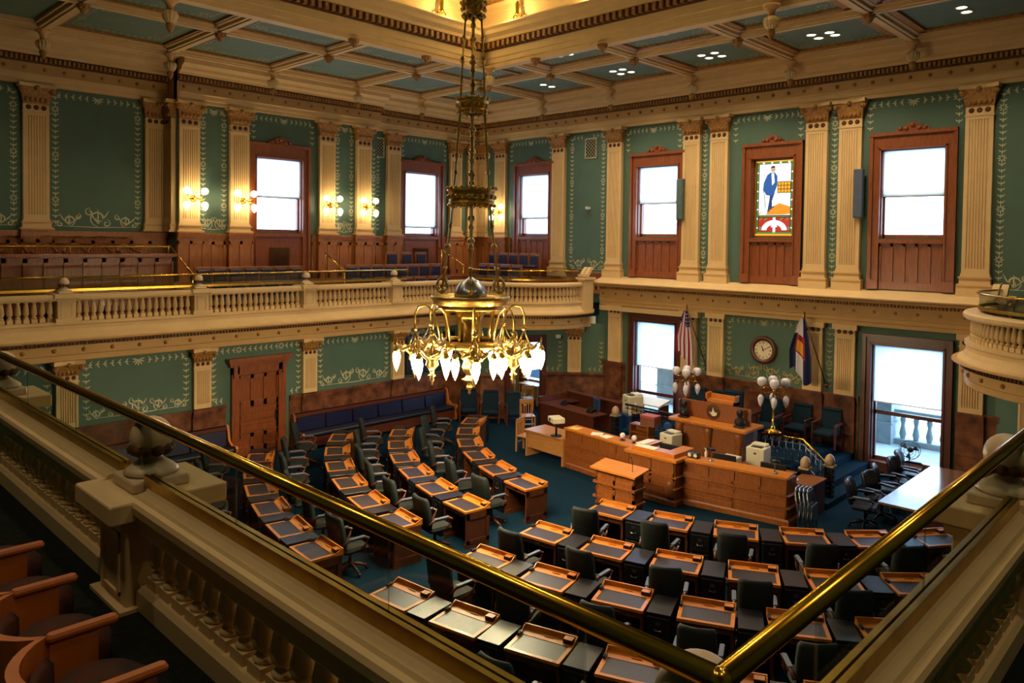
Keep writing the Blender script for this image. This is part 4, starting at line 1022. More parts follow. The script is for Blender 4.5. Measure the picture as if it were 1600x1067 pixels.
# clerk's platform and speaker's platform
b = MB(); b.box(-13.0, -7.0, 15.8, 17.9, 0, .15); struct(b.build('floor_clerk', CARP))
b = MB(); b.box(-12.95, -7.9, 17.9, 21.0, 0, .6); struct(b.build('floor_dais', CARP))
b = MB()
for k, (x, y) in enumerate(((-6.75, 17.3), (-7.1, 17.75), (-7.5, 18.2))): b.box(-7.9, x, y, 21.0, 0, .16*(k+1)-.02)
struct(b.build('floor_steps', CARP))
# lectern in front of the counter
le = thing('lectern', 'tall panelled golden oak lectern standing in front of the long counter', 'lectern', (-9.85, 13.62, 0))
s = MB(); s.box(-.5, .5, -.17, .17, 0, 1.0); s.box(-.54, .54, -.2, .2, 0, .1)
for z in (.34, .66): s.box(-.56, .56, -.22, .22, z, z+.05)
for z0, z1 in ((.1, .34), (.39, .66), (.71, 1.0)):
    q = MB(lambda u, v, z: (u, -.17-v, z)); panels(q, -.5, .5, z0, z1, 2, 0, .06, .02); o_ = len(s.v); s.v += q.v; s.f += [[i+o_ for i in f] for f in q.f]; s.m += q.m; s.s += q.s
    q = MB(lambda u, v, z: (.5+v, u, z)); panels(q, -.17, .17, z0, z1, 1, 0, .06, .02); o_ = len(s.v); s.v += q.v; s.f += [[i+o_ for i in f] for f in q.f]; s.m += q.m; s.s += q.s
s.build('body', DOAK, le)
s = MB(); s.add([(-.6, -.28, .98), (.6, -.28, .98), (.6, .28, 1.06), (-.6, .28, 1.06), (-.6, -.28, 1.02), (.6, -.28, 1.02), (.6, .28, 1.1), (-.6, .28, 1.1)], [(0,3,2,1), (4,5,6,7), (0,1,5,4), (1,2,6,5), (2,3,7,6), (3,0,4,7)], False); s.build('slanted_top', OAK, le)
s = MB(); s.tube([(.38, -.05, 1.05), (.38, -.05, 1.25), (.36, -.08, 1.36)], .008, 6); s.ball((.36, -.09, 1.37), .02, 8, 6); s.build('microphone', BLK2, le)

# ================================================================ speaker's rostrum on the dais
SX, SY = -9.85, 17.75
sp = thing('rostrum', "speaker's tall oak rostrum with carved consoles and a round emblem on its front board", 'desk', (SX, SY, .15))
s = MB(); s.box(-.95, .95, -.3, .45, 0, 1.2); s.box(-1.0, 1.0, -.34, .45, 0, .12)
q = MB(lambda u, v, z: (u, -.3-v, z)); panels(q, -.8, .8, .2, 1.1, 2, 0, .1, .03); o_ = len(s.v); s.v += q.v; s.f += [[i+o_ for i in f] for f in q.f]; s.m += q.m; s.s += q.s
s.build('body', DOAK, sp)
for x in (-.85, 0, .85): s = MB(); s.lathe([(.06, .15), (.08, .3), (.07, .7), (.1, .95), (.13, 1.08), (.1, 1.18)], (x, -.32, 0), 10); s.build('console', DOAK, sp)
s = MB(); s.rbox(-1.1, 1.1, -.48, .5, 1.2, 1.28, .015); s.build('slab', OAK, sp)
s = MB(); s.box(-.98, .98, .0, .05, 1.28, 1.72); bd_ = s.build('front_board', DOAK, sp)
s = MB(lambda u, v, z: (u, -v, z)); s.disc(-.05, .0, 1.5, .2, 24, .02); em = s.build('emblem', DARKG, bd_)
s = MB(lambda u, v, z: (u, -v, z)); m_ = mat('emblem_silver', (222, 220, 205), .4)
s.elev([(-.16, 1.5), (-.1, 1.47), (-.07, 1.52), (-.05, 1.62), (-.02, 1.53), (.02, 1.49), (.07, 1.5), (.05, 1.43), (0, 1.4), (-.06, 1.4), (-.11, 1.44)], .02, .03); s.build('emblem_star', m_, em)
s = MB(); s.box(-.35, .5, .1, .3, 1.72, 1.8); s.box(-.35, -.3, .1, .35, 1.72, 1.95); s.box(.45, .5, .1, .35, 1.72, 1.95); s.box(-.35, .5, .3, .35, 1.72, 1.92); s.build('pigeonhole', OAK, sp)
for x, y, l, hc in ((-.78, -.22, 'small dark bronze bust at the left end of the rostrum slab', 0), (.8, -.2, 'dark framed sculpture at the right end of the rostrum slab', 1)):
    o = thing('bust', l, 'sculpture', (SX+x, SY+y, 1.43))
    s = MB(); s.rbox(-.13, .13, -.09, .09, 0, .05, .01); s.build('base', BLK2, o)
    s = MB(); s.lathe([(.1, .05), (.14, .12), (.12, .2), (.06, .24), (.05, .27), (.085, .31), (.09, .37), (.07, .43), (1e-5, .46)], (0, 0, 0), 12); s.build('figure', IRON, o)
# lamps: clustered globe standards each side of the rostrum
ls = thing('lamp_standard', '', 'lamp')
s = MB(); s.lathe([(.2, 0), (.22, .03), (.12, .07), (.05, .1), (.06, .14), (.022, .18), (.02, .6), (.03, .64), (.02, .68), (.018, 1.0), (.05, 1.04), (.06, 1.1), (.03, 1.16), (.045, 1.2), (.02, 1.26), (1e-5, 1.3)], (0, 0, 0), 14); s.build('stem', BRASS, ls)
for k in range(4):
    q = PI/2*k+.5; c_, s_ = math.cos(q), math.sin(q)
    s = MB(); s.tube([(0, 0, 1.05), (.1*c_, .1*s_, .98), (.2*c_, .2*s_, .98), (.28*c_, .28*s_, 1.06), (.28*c_, .28*s_, 1.16)], .014, 6); s.tube([((.17+.08*math.cos(t*PI/6))*c_, (.17+.08*math.cos(t*PI/6))*s_, 1.06+.08*math.sin(t*PI/6)) for t in range(12)], .011, 5, True)
    s.tube([(.24*c_, .24*s_, 1.0), (.3*c_, .3*s_, .98), (.3*c_, .3*s_, .92)], .012, 6); a = s.build('branch', BRASS, ls)
    s = MB(); s.lathe([(.05, 1.15), (.1, 1.2), (.115, 1.27), (.1, 1.34), (.06, 1.37)], (.28*c_, .28*s_, 0), 12); s.build('globe', FROST, a)
    s = MB(); s.lathe([(.03, .93), (.07, .87), (.075, .8), (.05, .7), (1e-5, .62)], (.3*c_, .3*s_, 0), 10); s.build('flame_shade', FROST, a)
LS = Placer(ls)
for x, y, l in ((-8.5, 18.2, 'unlit brass lamp with frosted globes on the railing right of the rostrum'), (-11.1, 18.4, 'unlit brass lamp with frosted globes left of the rostrum')):
    LS((x, y, 1.3 if x > -10 else 1.22), 0, l)
# railings of the dais
def railing(label, pts, gap=.16, newel=None, m=SILV, cap=BRASS):
    o = thing('iron_railing', label, 'railing', (pts[0][0], pts[0][1], pts[0][2])); x0, y0, z0 = pts[0]
    L = [(x-x0, y-y0, z-z0) for x, y, z in pts]; H = .62
    s = MB(); s.tube([(x, y, z+H) for x, y, z in L], .03, 8); s.build('top_rail', cap, o)
    s = MB(); s.tube([(x, y, z+.06) for x, y, z in L], .015, 6); s.tube([(x, y, z+H-.12) for x, y, z in L], .012, 6)
    for (a, c, d), (e, f, g) in zip(L, L[1:]):
        l = math.hypot(e-a, f-c); n = max(1, int(l/gap))
        for i in range(n):
            t = (i+.5)/n; x, y, z = a+(e-a)*t, c+(f-c)*t, d+(g-d)*t; ux, uy = (e-a)/l, (f-c)/l
            s.tube([(x, y, z+.02), (x, y, z+H)], .011, 5)
            s.tube([(x+ux*.05*math.cos(w*PI/4), y+uy*.05*math.cos(w*PI/4), z+H-.06+.05*math.sin(w*PI/4)) for w in range(8)], .009, 4, True)
            s.tube([(x+ux*.06*math.cos(w*PI/4), y+uy*.06*math.cos(w*PI/4), z+.28+.09*math.sin(w*PI/4)) for w in range(8)], .008, 4, True)
    s.build('scrollwork', m, o); return o
railing('scrolled silver railing with brass top right of the rostrum', [(-8.75, 18.15, .62), (-7.75, 18.3, .62), (-7.0, 17.95, .2)])
railing('scrolled dark iron railing left of the rostrum before the tall window', [(-13.2, 18.5, .6), (-11.0, 18.3, .62)], m=IRON, cap=IRON)
nw = thing('newel_post', '', 'post')
s = MB(); s.box(-.1, .1, -.1, .1, 0, .07); s.box(-.085, .085, -.085, .085, .07, .85)
for k in range(6):
    for sx, sy in ((-1, 0), (1, 0), (0, -1), (0, 1)): s.ball((sx*.085, sy*.085, .16+k*.12), .03, 6, 5)
s.build('shaft', IRON, nw)
s = MB(); s.box(-.12, .12, -.12, .12, .85, .89); s.lathe([(.1, .89), (.115, .94), (.11, 1.02), (.08, 1.09), (.04, 1.13), (1e-5, 1.15)], (0, 0, 0), 14); s.build('dome_cap', mat('newel_cap', (168, 140, 110), .4), nw)
NWL = Placer(nw)
for x, y, z, l in ((-6.93, 17.85, .0, 'dark newel post with domed cap at the foot of the dais steps'), (-7.25, 17.25, .0, 'domed newel post beside the clerk side cabinet, left of the stair newel'),
                   (-13.45, 18.35, 0, 'wood-domed newel post left of the rostrum, nearest the beige printer'), (-13.0, 18.75, .1, 'wood-domed newel post behind the left one, beside the blue cart')): NWL((x, y, z), 0, l)

# ================================================================ armchairs along the dais wall
def armchair(name, label, m):
    o = thing(name, label, 'chair')
    s = MB(); s.rbox(-.27, .27, -.27, .27, .3, .45, .05); s.build('seat', m, o)
    s = MB(); s.add([(-.27, -.24, .42), (.27, -.24, .42), (.27, -.33, .42), (-.27, -.33, .42), (-.25, -.33, .98), (.25, -.33, .98), (.25, -.41, .98), (-.25, -.41, .98)], [(0,3,2,1), (4,5,6,7), (0,1,5,4), (1,2,6,5), (2,3,7,6), (3,0,4,7)], False); s.rbox(-.25, .25, -.42, -.31, .9, 1.0, .04); s.build('backrest', m, o)
    for k in (-1, 1):
        s = MB(); s.rbox(k*.3-.03, k*.3+.03, -.3, .22, .6, .66, .015); s.rbox(k*.3-.025, k*.3+.025, .16, .22, .0, .62, .01); s.build('arm', WOODD, o)
        s = MB(); s.box(k*.27-.025, k*.27+.025, -.36, -.3, 0, .45); s.build('leg', WOODD, o)
    return o
AC = Placer(armchair('armchair', '', FABB))
for x, y, rz, l in ((-8.05, 20.45, PI, 'dark blue upholstered armchair against the clock wall, nearest the dais steps'), (-8.85, 20.45, PI, 'dark blue upholstered armchair against the clock wall, second from the dais steps'),
                    (-9.65, 20.45, PI, 'dark blue upholstered armchair against the clock wall, third from the dais steps'), (-12.1, 20.4, PI, 'dark blue armchair against the clock wall left of the rostrum'), (-11.35, 20.4, PI, 'black-backed armchair against the clock wall just left of the speaker chair')):
    AC((x, y, .6), rz, l)
for x, y, rz, l in ((-18.62, 17.2, -PI/2-.7, 'dark blue armchair by the left wall at the end of the bench'), (-17.95, 17.55, -2.4, 'dark blue armchair in the corner left of the open doorway'), (-17.2, 17.95, -2.2, 'dark blue armchair right beside the open doorway')): AC((x, y, 0), rz, l)
o = dup(AC.r, (-10.35, 19.3, .6), PI, 'high-backed black leather speaker chair behind the rostrum'); o.scale = (1.1, 1.1, 1.3)
o = dup(AC.r, (-9.3, 19.45, .6), PI, 'tall dark chair behind the right end of the rostrum'); o.scale = (1, 1, 1.25)

# ================================================================ conference table
cf = thing('conference_table', 'long dark table shining in the window light at the right', 'table', (-4.5, 18.3, 0))
s = MB(); s.rbox(-.9, .9, -1.83, 1.83, .69, .74, .01); s.build('tabletop', mat('table_walnut', (120, 84, 60), .16, var=.1, scale=5, spec=.7, coat=.6), cf)
for y in (-1.2, 1.2): s = MB(); s.box(-.3, .3, y-.08, y+.08, 0, .69); s.box(-.45, .45, y-.14, y+.14, 0, .06); s.build('trestle', WOODD, cf)
CFC = Placer(swivel('conference_chair', '', mat('black_blue_leather', (20, 22, 40), .4, var=.1), BLK2, BLK2, .5, .46))
for i, (y, a) in enumerate(((16.8, -1.4), (17.55, -1.75), (18.35, -1.2), (19.15, -1.7), (19.95, -1.45))): CFC((-5.75+.08*(i % 2), y, 0), a, 'black swivel chair left of the conference table, %s from the near end' % ORD[i], 'chairs round the conference table')
for i, (y, a) in enumerate(((17.0, 1.4), (17.8, 1.7), (18.6, 1.5))): CFC((-3.3, y, 0), a, 'black swivel chair right of the conference table, %s from the near end' % ORD[i], 'chairs round the conference table')
fn = thing('floor_fan', 'black pedestal fan standing before the tall right window', 'fan', (-6.0, 20.5, 0))
s = MB(); s.lathe([(.2, 0), (.2, .02), (.03, .05), (.016, .1), (.016, .8)], (0, 0, 0), 14); s.build('stand', BLK2, fn)
s = MB(); s.ball((0, .04, .92), .07, 10, 8); s.build('motor', BLK2, fn)
s = MB()
for r in (.23, .17, .11): s.tube([(r*math.cos(t*PI/14), -.06-.03*(r < .2), .92+r*math.sin(t*PI/14)) for t in range(28)], .006, 5, True)
s.tube([(.23*math.cos(t*PI/14), .06, .92+.23*math.sin(t*PI/14)) for t in range(28)], .008, 5, True)
for k in range(12): t = k*PI/6; s.tube([(.03*math.cos(t), -.09, .92+.03*math.sin(t)), (.23*math.cos(t), -.06, .92+.23*math.sin(t)), (.23*math.cos(t), .06, .92+.23*math.sin(t))], .003, 4)
s.build('cage', BLK2, fn)
for k in range(3):
    t = k*2*PI/3+.4; s = MB(); c_, n_ = math.cos(t), math.sin(t)
    s.add([(.04*c_, -.02, .92+.04*n_), (.19*c_-.07*n_, -.05, .92+.19*n_+.07*c_), (.2*c_+.07*n_, .01, .92+.2*n_-.07*c_), (.04*c_, .0, .92+.04*n_), (.19*c_-.07*n_, -.045, .92+.19*n_+.07*c_), (.2*c_+.07*n_, .015, .92+.2*n_-.07*c_)], [(0, 1, 2), (3, 5, 4), (0, 1, 4, 3), (1, 2, 5, 4), (2, 0, 3, 5)], False); s.build('blade', GREY, fn)
# folding chairs leaning on the counter's right end
fc = thing('folding_chair', '', 'chair')
s = MB(); s.tube([(-.22, 0, 0), (-.22, .04, .5), (-.2, .1, .86), (-.1, .12, .93), (.1, .12, .93), (.2, .1, .86), (.22, .04, .5), (.22, 0, 0)], .013, 8); s.tube([(-.2, .05, .02), (-.2, .0, .5)], .012, 6); s.tube([(.2, .05, .02), (.2, .0, .5)], .012, 6); s.build('tube_frame', STEEL, fc)
s = MB(); s.rbox(-.2, .2, .085, .115, .68, .9, .01); s.build('back_panel', GREY, fc)
s = MB(); s.rbox(-.2, .2, -.01, .03, .3, .62, .012); s.build('folded_seat', GREY, fc)
FC = Placer(fc)
for i in range(4): FC((-6.6+.075*i, 15.62+.02*i, 0), PI/2+.12, 'folded grey metal chair at the right counter end, %s from the counter' % ORD[i], 'folded metal chairs')
o = thing('side_cabinet', 'low dark oak cabinet between the counter end and the dais steps', 'cabinet', (-7.0, 16.75, 0))
s = MB(); s.box(-.24, .24, -.42, .42, 0, .72); s.build('body', WOODD, o)
s = MB(); s.rbox(-.27, .27, -.45, .45, .72, .76, .01); s.build('top', DOAK, o)
# ================================================================ west wall: door, benches, screen
dr = MB(TW(XL))
y0, y1 = 9.45, 11.05
dr.box(y0, y0+.22, 0, .1, 0, 2.5); dr.box(y1-.22, y1, 0, .1, 0, 2.5); dr.box(y0, y1, 0, .1, 2.3, 2.5)
dr.box(y0-.05, y0+.27, 0, .13, 0, .3); dr.box(y1-.27, y1+.05, 0, .13, 0, .3)
dr.box(y0-.06, y1+.06, 0, .14, 2.5, 2.58); dr.box(y0-.14, y1+.14, 0, .26, 2.66, 2.74); dr.box(y0-.1, y1+.1, 0, .2, 2.58, 2.66)
for y in (y0+.03, y1-.13): dr.elev([(y, 2.2), (y+.1, 2.2), (y+.1, 2.66), (y, 2.66)], .1, .17)
do = struct(dr.build('door_1', WOOD))
s = MB(TW(XL)); a, c = y0+.22, y1-.22; s.box(a, c, -.02, .02, 0, 2.3)
for z0, z1, n in ((.1, .62, 3), (.68, .95, 1), (1.0, 1.3, 1), (1.36, 2.24, 3)): panels(s, a, c, z0, z1, n, .02, .1, .03)
lf = s.build('door_leaf', WOOD, do)
s = MB(TW(XL)); s.box(c-.1, c-.05, .05, .06, .9, 1.15); s.ball((c-.075, .09, 1.05), .03, 8, 6); s.build('door_knob', BLK2, do)
def bench(label, ya, yb):
    o = thing('bench', label, 'bench', (XL+.1, ya, 0)); L = yb-ya
    P = [(.02, 0), (.62, 0), (.66, .05), (.6, .3), (.68, .38), (.7, .46), (.64, .52), (.4, .5), (.24, .6), (.18, .85), (.16, .95), (.08, 1.0), (.02, .98)]
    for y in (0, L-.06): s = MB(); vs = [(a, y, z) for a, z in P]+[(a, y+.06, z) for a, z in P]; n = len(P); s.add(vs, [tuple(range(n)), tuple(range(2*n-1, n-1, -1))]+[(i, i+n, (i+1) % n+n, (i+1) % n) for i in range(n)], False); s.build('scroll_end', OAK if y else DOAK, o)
    s = MB(); s.rbox(.06, .62, .06, L-.06, .36, .46, .03); s.build('seat', mat('bench_dark_leather', (22, 22, 40), .4, var=.1), o)
    s = MB(); s.box(.02, .12, .06, L-.06, .0, .97); s.box(.02, .16, .06, L-.06, .88, .97); s.box(.06, .6, .06, L-.06, .08, .34); s.build('frame', WOODD, o)
    n = max(2, round(L/1.05)); w = (L-.16)/n
    for i in range(n):
        s = MB(); y = .08+w*i; s.add([(.12, y+.03, .48), (.22, y+.03, .48), (.17, y+.03, .86), (.1, y+.03, .86), (.12, y+w-.03, .48), (.22, y+w-.03, .48), (.17, y+w-.03, .86), (.1, y+w-.03, .86)], [(0,3,2,1), (4,5,6,7), (0,1,5,4), (1,2,6,5), (2,3,7,6), (3,0,4,7)], False); s.build('back_cushion', BENB, o)
bench('long blue leather bench with scrolled ends along the left wall, right of the door', 11.2, 17.0)
bench('long blue leather bench with scrolled ends along the left wall, left of the door', 3.2, 9.3)
o = thing('wall_screen', 'large dark display screen on the left wall behind the chandelier bulbs', 'screen', (XL, 16.6, 0))
s = MB(); s.rbox(.02, .1, -1.25, 1.1, 1.6, 2.9, .01); s.build('housing', BLK2, o); s = MB(); s.box(.1, .104, -1.2, 1.05, 1.65, 2.85); s.build('panel', SCREEN, o)

# ================================================================ north-west doorway and the side room behind it
A, B_ = Vector(NWP[2]), Vector(NWP[3]); t = (B_-A); L = t.length; t /= L
TD = lambda u, v, z: (A.x+t.x*u+t.y*v, A.y+t.y*u-t.x*v, z)
s = MB(TD); s.box(-.14, .02, -.1, .09, 0, 2.75); s.box(L-.02, L+.14, -.1, .09, 0, 2.75); s.box(-.14, L+.14, -.1, .09, 2.55, 2.8); d2 = struct(s.build('door_2', WOODD))
s = MB(TD); s.box(.03, .08, -1.0, 0, 0, 2.5); s.build('open_door_leaf', WOOD, d2)
b = MB(TN(21.25)); b.wall(-23, -17.6, 0, 3.1, [(-19.95, -18.75, .8, 2.95)], .2); struct(b.build('wall_side_room', CREAM))
b = MB(); b.quad((-22.5, 17.5, 0), (-22.5, 21.25, 0), (-22.5, 21.25, 3.1), (-22.5, 17.5, 3.1)); b.quad((-22.5, 17.5, 0), (-19.75, 17.5, 0), (-19.75, 17.5, 3.1), (-22.5, 17.5, 3.1)); b.quad((-17.4, 20, 0), (-17.4, 21.25, 0), (-17.4, 21.25, 3.1), (-17.4, 20, 3.1)); struct(b.build('wall_side_room', CREAM))
s = MB(TN(21.25)); s.box(-20.1, -19.9, 0, .08, 0, 3.05); s.box(-18.8, -18.6, 0, .08, 0, 3.05); s.box(-20.1, -18.6, 0, .08, 2.9, 3.05); s.box(-20.0, -18.7, 0, .14, .72, .8); w9 = struct(s.build('window_9', WOOD))
s = MB(TN(21.25)); s.quad((-19.95, -.1, .8), (-18.75, -.1, .8), (-18.75, -.1, 2.95), (-19.95, -.1, 2.95)); s.build('glass', GLASS, w9, False)
portal('daylight', (-19.35, 21.47, 1.9), 1.2, 2.15, SOUTH)
wc = thing('wooden_chair', '', 'chair')
s = MB(); s.rbox(-.22, .22, -.22, .22, .43, .465, .012); s.build('seat', TABO, wc)
s = MB(); s.box(-.2, .2, -.24, -.21, .8, .93)
for k in range(5): s.box(-.16+.075*k, -.135+.075*k, -.235, -.215, .46, .82)
s.build('backrest', TABO, wc)
for x in (-.2, .2):
    s = MB(); s.box(x-.02, x+.02, .17, .21, 0, .43); s.build('leg', TABO, wc)
    s = MB(); s.box(x-.02, x+.02, -.245, -.205, 0, .93); s.build('leg', TABO, wc)
s = MB(); s.box(-.2, .2, .18, .2, .2, .23); s.box(-.2, .2, -.235, -.215, .25, .28); s.build('stretcher', TABO, wc)
WC = Placer(wc)
for x, y, rz, l in ((-14.75, 15.9, -1.35, 'brown wooden slat-back chair at the left end of the projector table'), (-16.45, 17.75, -2.2, 'pale wooden chair in front of the dark clerk desk near the doorway'),
                    (-18.35, 19.75, .9, 'pale wooden chair inside the side room, nearer the doorway'), (-18.95, 20.05, -.9, 'pale wooden chair inside the side room, further left')): WC((x, y, 0), rz, l)
o = thing('side_table', 'small table under the bright side room window', 'table', (-19.0, 20.75, 0))
s = MB(); s.rbox(-.5, .5, -.3, .3, .7, .74, .008); s.build('tabletop', TABO, o)
for x in (-.45, .45):
    for y in (-.25, .25): s = MB(); s.box(x-.03, x+.03, y-.03, y+.03, 0, .7); s.build('leg', TABO, o)

# ================================================================ projector table and clerks' equipment
o = thing('projector_table', 'oak table with solid front panel left of the counter', 'table', (-13.72, 15.86, 0), -.06)
s = MB(); s.rbox(-.75, .72, -.4, .42, .71, .755, .008); s.build('tabletop', TABO, o)
s = MB(); s.box(-.68, .66, -.33, -.3, .25, .71); s.build('front_panel', TABO, o)
for x in (-.73, .66): s = MB(); s.box(x, x+.06, -.36, .38, 0, .71); s.build('side_leg', TABO, o)
o = thing('projector', 'cream video projector on a black pedestal standing on the oak table', 'projector', (-13.35, 15.55, .755), -.5)
s = MB(); s.cyl(0, 0, 0, .025, .15, 16); s.cyl(0, 0, .02, .36, .03, 10); s.box(-.16, .16, -.14, .14, .36, .38); s.build('stand', BLK2, o)
s = MB(); s.rbox(-.22, .22, -.17, .17, .38, .52, .02); s.build('body', BEIGE, o)
s = MB(TN(-.17)); s.disc(-.05, 0, .45, .045, 14, .02); s.build('lens', BLK2, o)
o = thing('clerk_desk', 'dark brown L-shaped clerk desk behind the projector, strewn with phones', 'desk', (-15.35, 18.72, 0), -.12)
s = MB(); s.box(-1.2, 1.3, -.45, -.4, 0, .72); s.box(-1.2, -1.12, -.45, .9, 0, .95); s.box(-1.2, 1.3, .85, .9, 0, .95); s.build('carcass', WOODD, o)
s = MB(); s.rbox(-1.22, 1.32, -.48, .15, .72, .76, .008); s.rbox(-1.22, -.6, .15, .9, .72, .76, .008); s.rbox(-1.2, 1.3, .78, 1.0, .95, 1.0, .008); s.build('tabletop', WOODD, o)
ph = thing('desk_telephone', '', 'telephone')
s = MB(); s.add([(-.1, -.1, 0), (.1, -.1, 0), (.1, .1, 0), (-.1, .1, 0), (-.1, -.1, .03), (.1, -.1, .03), (.1, .1, .09), (-.1, .1, .09)], [(0,3,2,1), (4,5,6,7), (0,1,5,4), (1,2,6,5), (2,3,7,6), (3,0,4,7)], False); s.build('base', BLK2, ph)
s = MB(); s.tube([(-.07, -.08, .06), (-.07, -.04, .09), (-.07, .06, .12), (-.07, .1, .11)], .022, 6); s.build('handset', BLK2, ph)
PH = Placer(ph)
for x, y, l in ((-15.75, 18.75, 'black desk telephone at the left end of the dark clerk desk'), (-14.5, 18.5, 'black desk telephone near the right end of the dark clerk desk')): PH((x, y, .77), random.uniform(-.6, .6), l)
def printer(label, x, y, z, w, d, h, rz=0, m=BEIGE):
    o = thing('printer', label, 'printer', (x, y, z), rz)
    s = MB(); s.rbox(-w/2, w/2, -d/2, d/2, 0, h, .02); s.rbox(-w/2+.04, w/2-.04, 0, d/2, h, h+.05, .015); s.build('body', m, o)
    s = MB(); s.box(-w*.3, w*.3, -d*.35, d*.05, h-.005, h+.012); s.build('output_tray', BLK2, o)
    s = MB(); s.box(-w*.44, w*.44, -d/2-.008, -d/2, .04, h*.42); s.build('paper_drawer', m, o)
    s = MB(); s.box(-.03, .03, -d/2-.01, -d/2, h*.7, h*.78); s.build('button', BLK2, o)
printer('tall cream laser printer on the blue cart by the left window', -13.6, 19.45, .72, .46, .5, .58, -.5)
o = thing('printer_cart', 'blue cart under the cream printer left of the newel posts', 'cart', (-13.6, 19.45, 0), -.5); s = MB(); s.rbox(-.3, .3, -.32, .32, .05, .72, .02); s.build('body', BLUEP, o)
printer('cream laser printer on the low desk behind the counter bay', -10.65, 16.95, .7, .42, .42, .4, -.15)
printer('large cream office printer behind the right part of the counter', -8.3, 17.05, .72, .44, .46, .48, .1)
def lowdesk(label, x, y, w, d, h, rz=0, m=DOAK):
    o = thing('work_desk', label, 'desk', (x, y, .15), rz); s = MB(); s.rbox(-w/2, w/2, -d/2, d/2, h-.19, h-.15, .006); s.build('tabletop', m, o)
    s = MB(); s.box(-w/2+.02, -w/2+.07, -d/2+.03, d/2-.03, 0, h-.19); s.box(w/2-.07, w/2-.02, -d/2+.03, d/2-.03, 0, h-.19); s.box(-w/2+.05, w/2-.05, d/2-.06, d/2-.03, .1, h-.19); s.build('carcass', m, o)
lowdesk('low oak work desk behind the counter bay carrying a shelf box', -11.3, 17.05, 1.8, .6, .7); lowdesk('low brown work desk under the right-hand printer', -8.1, 17.0, 1.3, .6, .72)
o = thing('shelf_box', 'small wooden pigeonhole box with red files behind the counter bay', 'shelf', (-11.65, 17.1, .7))
s = MB(); s.box(-.3, .3, -.15, .15, .4, .43); s.box(-.3, .3, -.15, .15, .0, .02); s.box(-.3, .3, -.15, .15, .2, .22); s.box(-.3, -.27, -.15, .15, 0, .4); s.box(.27, .3, -.15, .15, 0, .4); s.box(-.3, .3, .13, .15, 0, .4); s.build('carcass', DOAK, o)
o = thing('file_box', 'brown cardboard file box on top of the pigeonhole box', 'box', (-11.4, 17.12, 1.13)); s = MB(); s.box(-.22, .22, -.15, .15, 0, .26); s.build('body', mat('cardboard', (120, 70, 48), .7), o); s = MB(); s.box(-.23, .23, -.16, .16, .22, .28); s.build('lid', mat('red_lid', (168, 74, 52), .6), o)
o = thing('drafting_desk', 'slanted white-topped desk in front of the left tall window', 'desk', (-13.3, 20.0, 0))
s = MB(); s.add([(-.5, -.3, .98), (.5, -.3, .98), (.5, .3, 1.1), (-.5, .3, 1.1), (-.5, -.3, 1.03), (.5, -.3, 1.03), (.5, .3, 1.15), (-.5, .3, 1.15)], [(0,3,2,1), (4,5,6,7), (0,1,5,4), (1,2,6,5), (2,3,7,6), (3,0,4,7)], False); s.build('slanted_top', WHITE, o)
s = MB(); s.box(-.48, -.42, -.25, .25, .0, 1.0); s.box(.42, .48, -.25, .25, .0, 1.0); s.build('stand', WOODD, o)
o = thing('windsor_chair', 'spindle-backed windsor chair beside the cream printer', 'chair', (-14.2, 20.0, 0), .6)
s = MB(); s.rbox(-.22, .22, -.22, .22, .43, .47, .015); s.build('seat', TABO, o)
s = MB(); q = [(-.22+0*i, 0, 0) for i in range(1)]; s.tube([(.24*math.cos(PI*i/12), -.22-.02, .8+.3*math.sin(PI*i/12)) for i in range(13)], .014, 6)
for k in range(-3, 4): s.tube([(k*.06, -.2, .46), (k*.07, -.24, .8+.3*math.sqrt(max(0, 1-(k*.07/.24)**2)))], .008, 5)
s.tube([(.24, -.24, .8), (.22, -.2, .46)], .014, 6); s.tube([(-.24, -.24, .8), (-.22, -.2, .46)], .014, 6); s.build('hoop_back', TABO, o)
for x in (-1, 1):
    for y in (-1, 1): s = MB(); s.tube([(x*.16, y*.16, .44), (x*.21, y*.21, 0)], .018, 6); s.build('leg', TABO, o)
o = thing('computer_monitor', 'blue-lit flat monitor beside the cream printer', 'monitor', (-14.35, 18.6, .76), 2.6); s = MB(); s.rbox(-.24, .24, -.02, .02, .1, .44, .01); s.build('screen', BLUEP, o); s = MB(); s.cyl(0, .03, 0, .2, .025, 8); s.cyl(0, .03, 0, .015, .1, 12); s.build('stand', BLK2, o)
o = thing('computer_monitor', 'black monitor sunk behind the right counter top', 'monitor', (-8.75, 16.25, .65), .1); s = MB(); s.rbox(-.28, .28, -.02, .02, .1, .42, .01); s.build('screen', BLK2, o); s = MB(); s.cyl(0, .03, -.5, .2, .025, 8); s.build('stand', BLK2, o)
o = thing('computer_monitor', 'second black monitor at the right end behind the counter', 'monitor', (-7.6, 16.35, .66), .2); s = MB(); s.rbox(-.28, .28, -.02, .02, .1, .42, .01); s.build('screen', BLK2, o); s = MB(); s.cyl(0, .03, -.1, .2, .025, 8); s.build('stand', BLK2, o)
o = thing('computer_monitor', 'black low monitor inside the raised counter bay', 'monitor', (-10.0, 15.85, .8), .05); s = MB(); s.rbox(-.26, .26, -.02, .02, .1, .34, .01); s.build('screen', BLK2, o); s = MB(); s.cyl(0, .03, -.1, .2, .025, 8); s.build('stand', BLK2, o)
for x, y, rz, w, l, m in ((-12.75, 15.65, .1, .3, 'yellow folder lying at the left end of the counter top', mat('manila', (226, 186, 96), .6)), (-12.0, 15.6, .5, .3, 'open white book on the left counter top', PAPER), (-11.65, 15.55, -.2, .26, 'loose white papers beside the open book on the counter', PAPER)):
    o = thing('papers', l, 'papers', (x, y, 1.05), rz); s = MB(); s.rbox(-w/2, w/2, -.12, .12, 0, .02, .004); s.build('sheets', m, o)
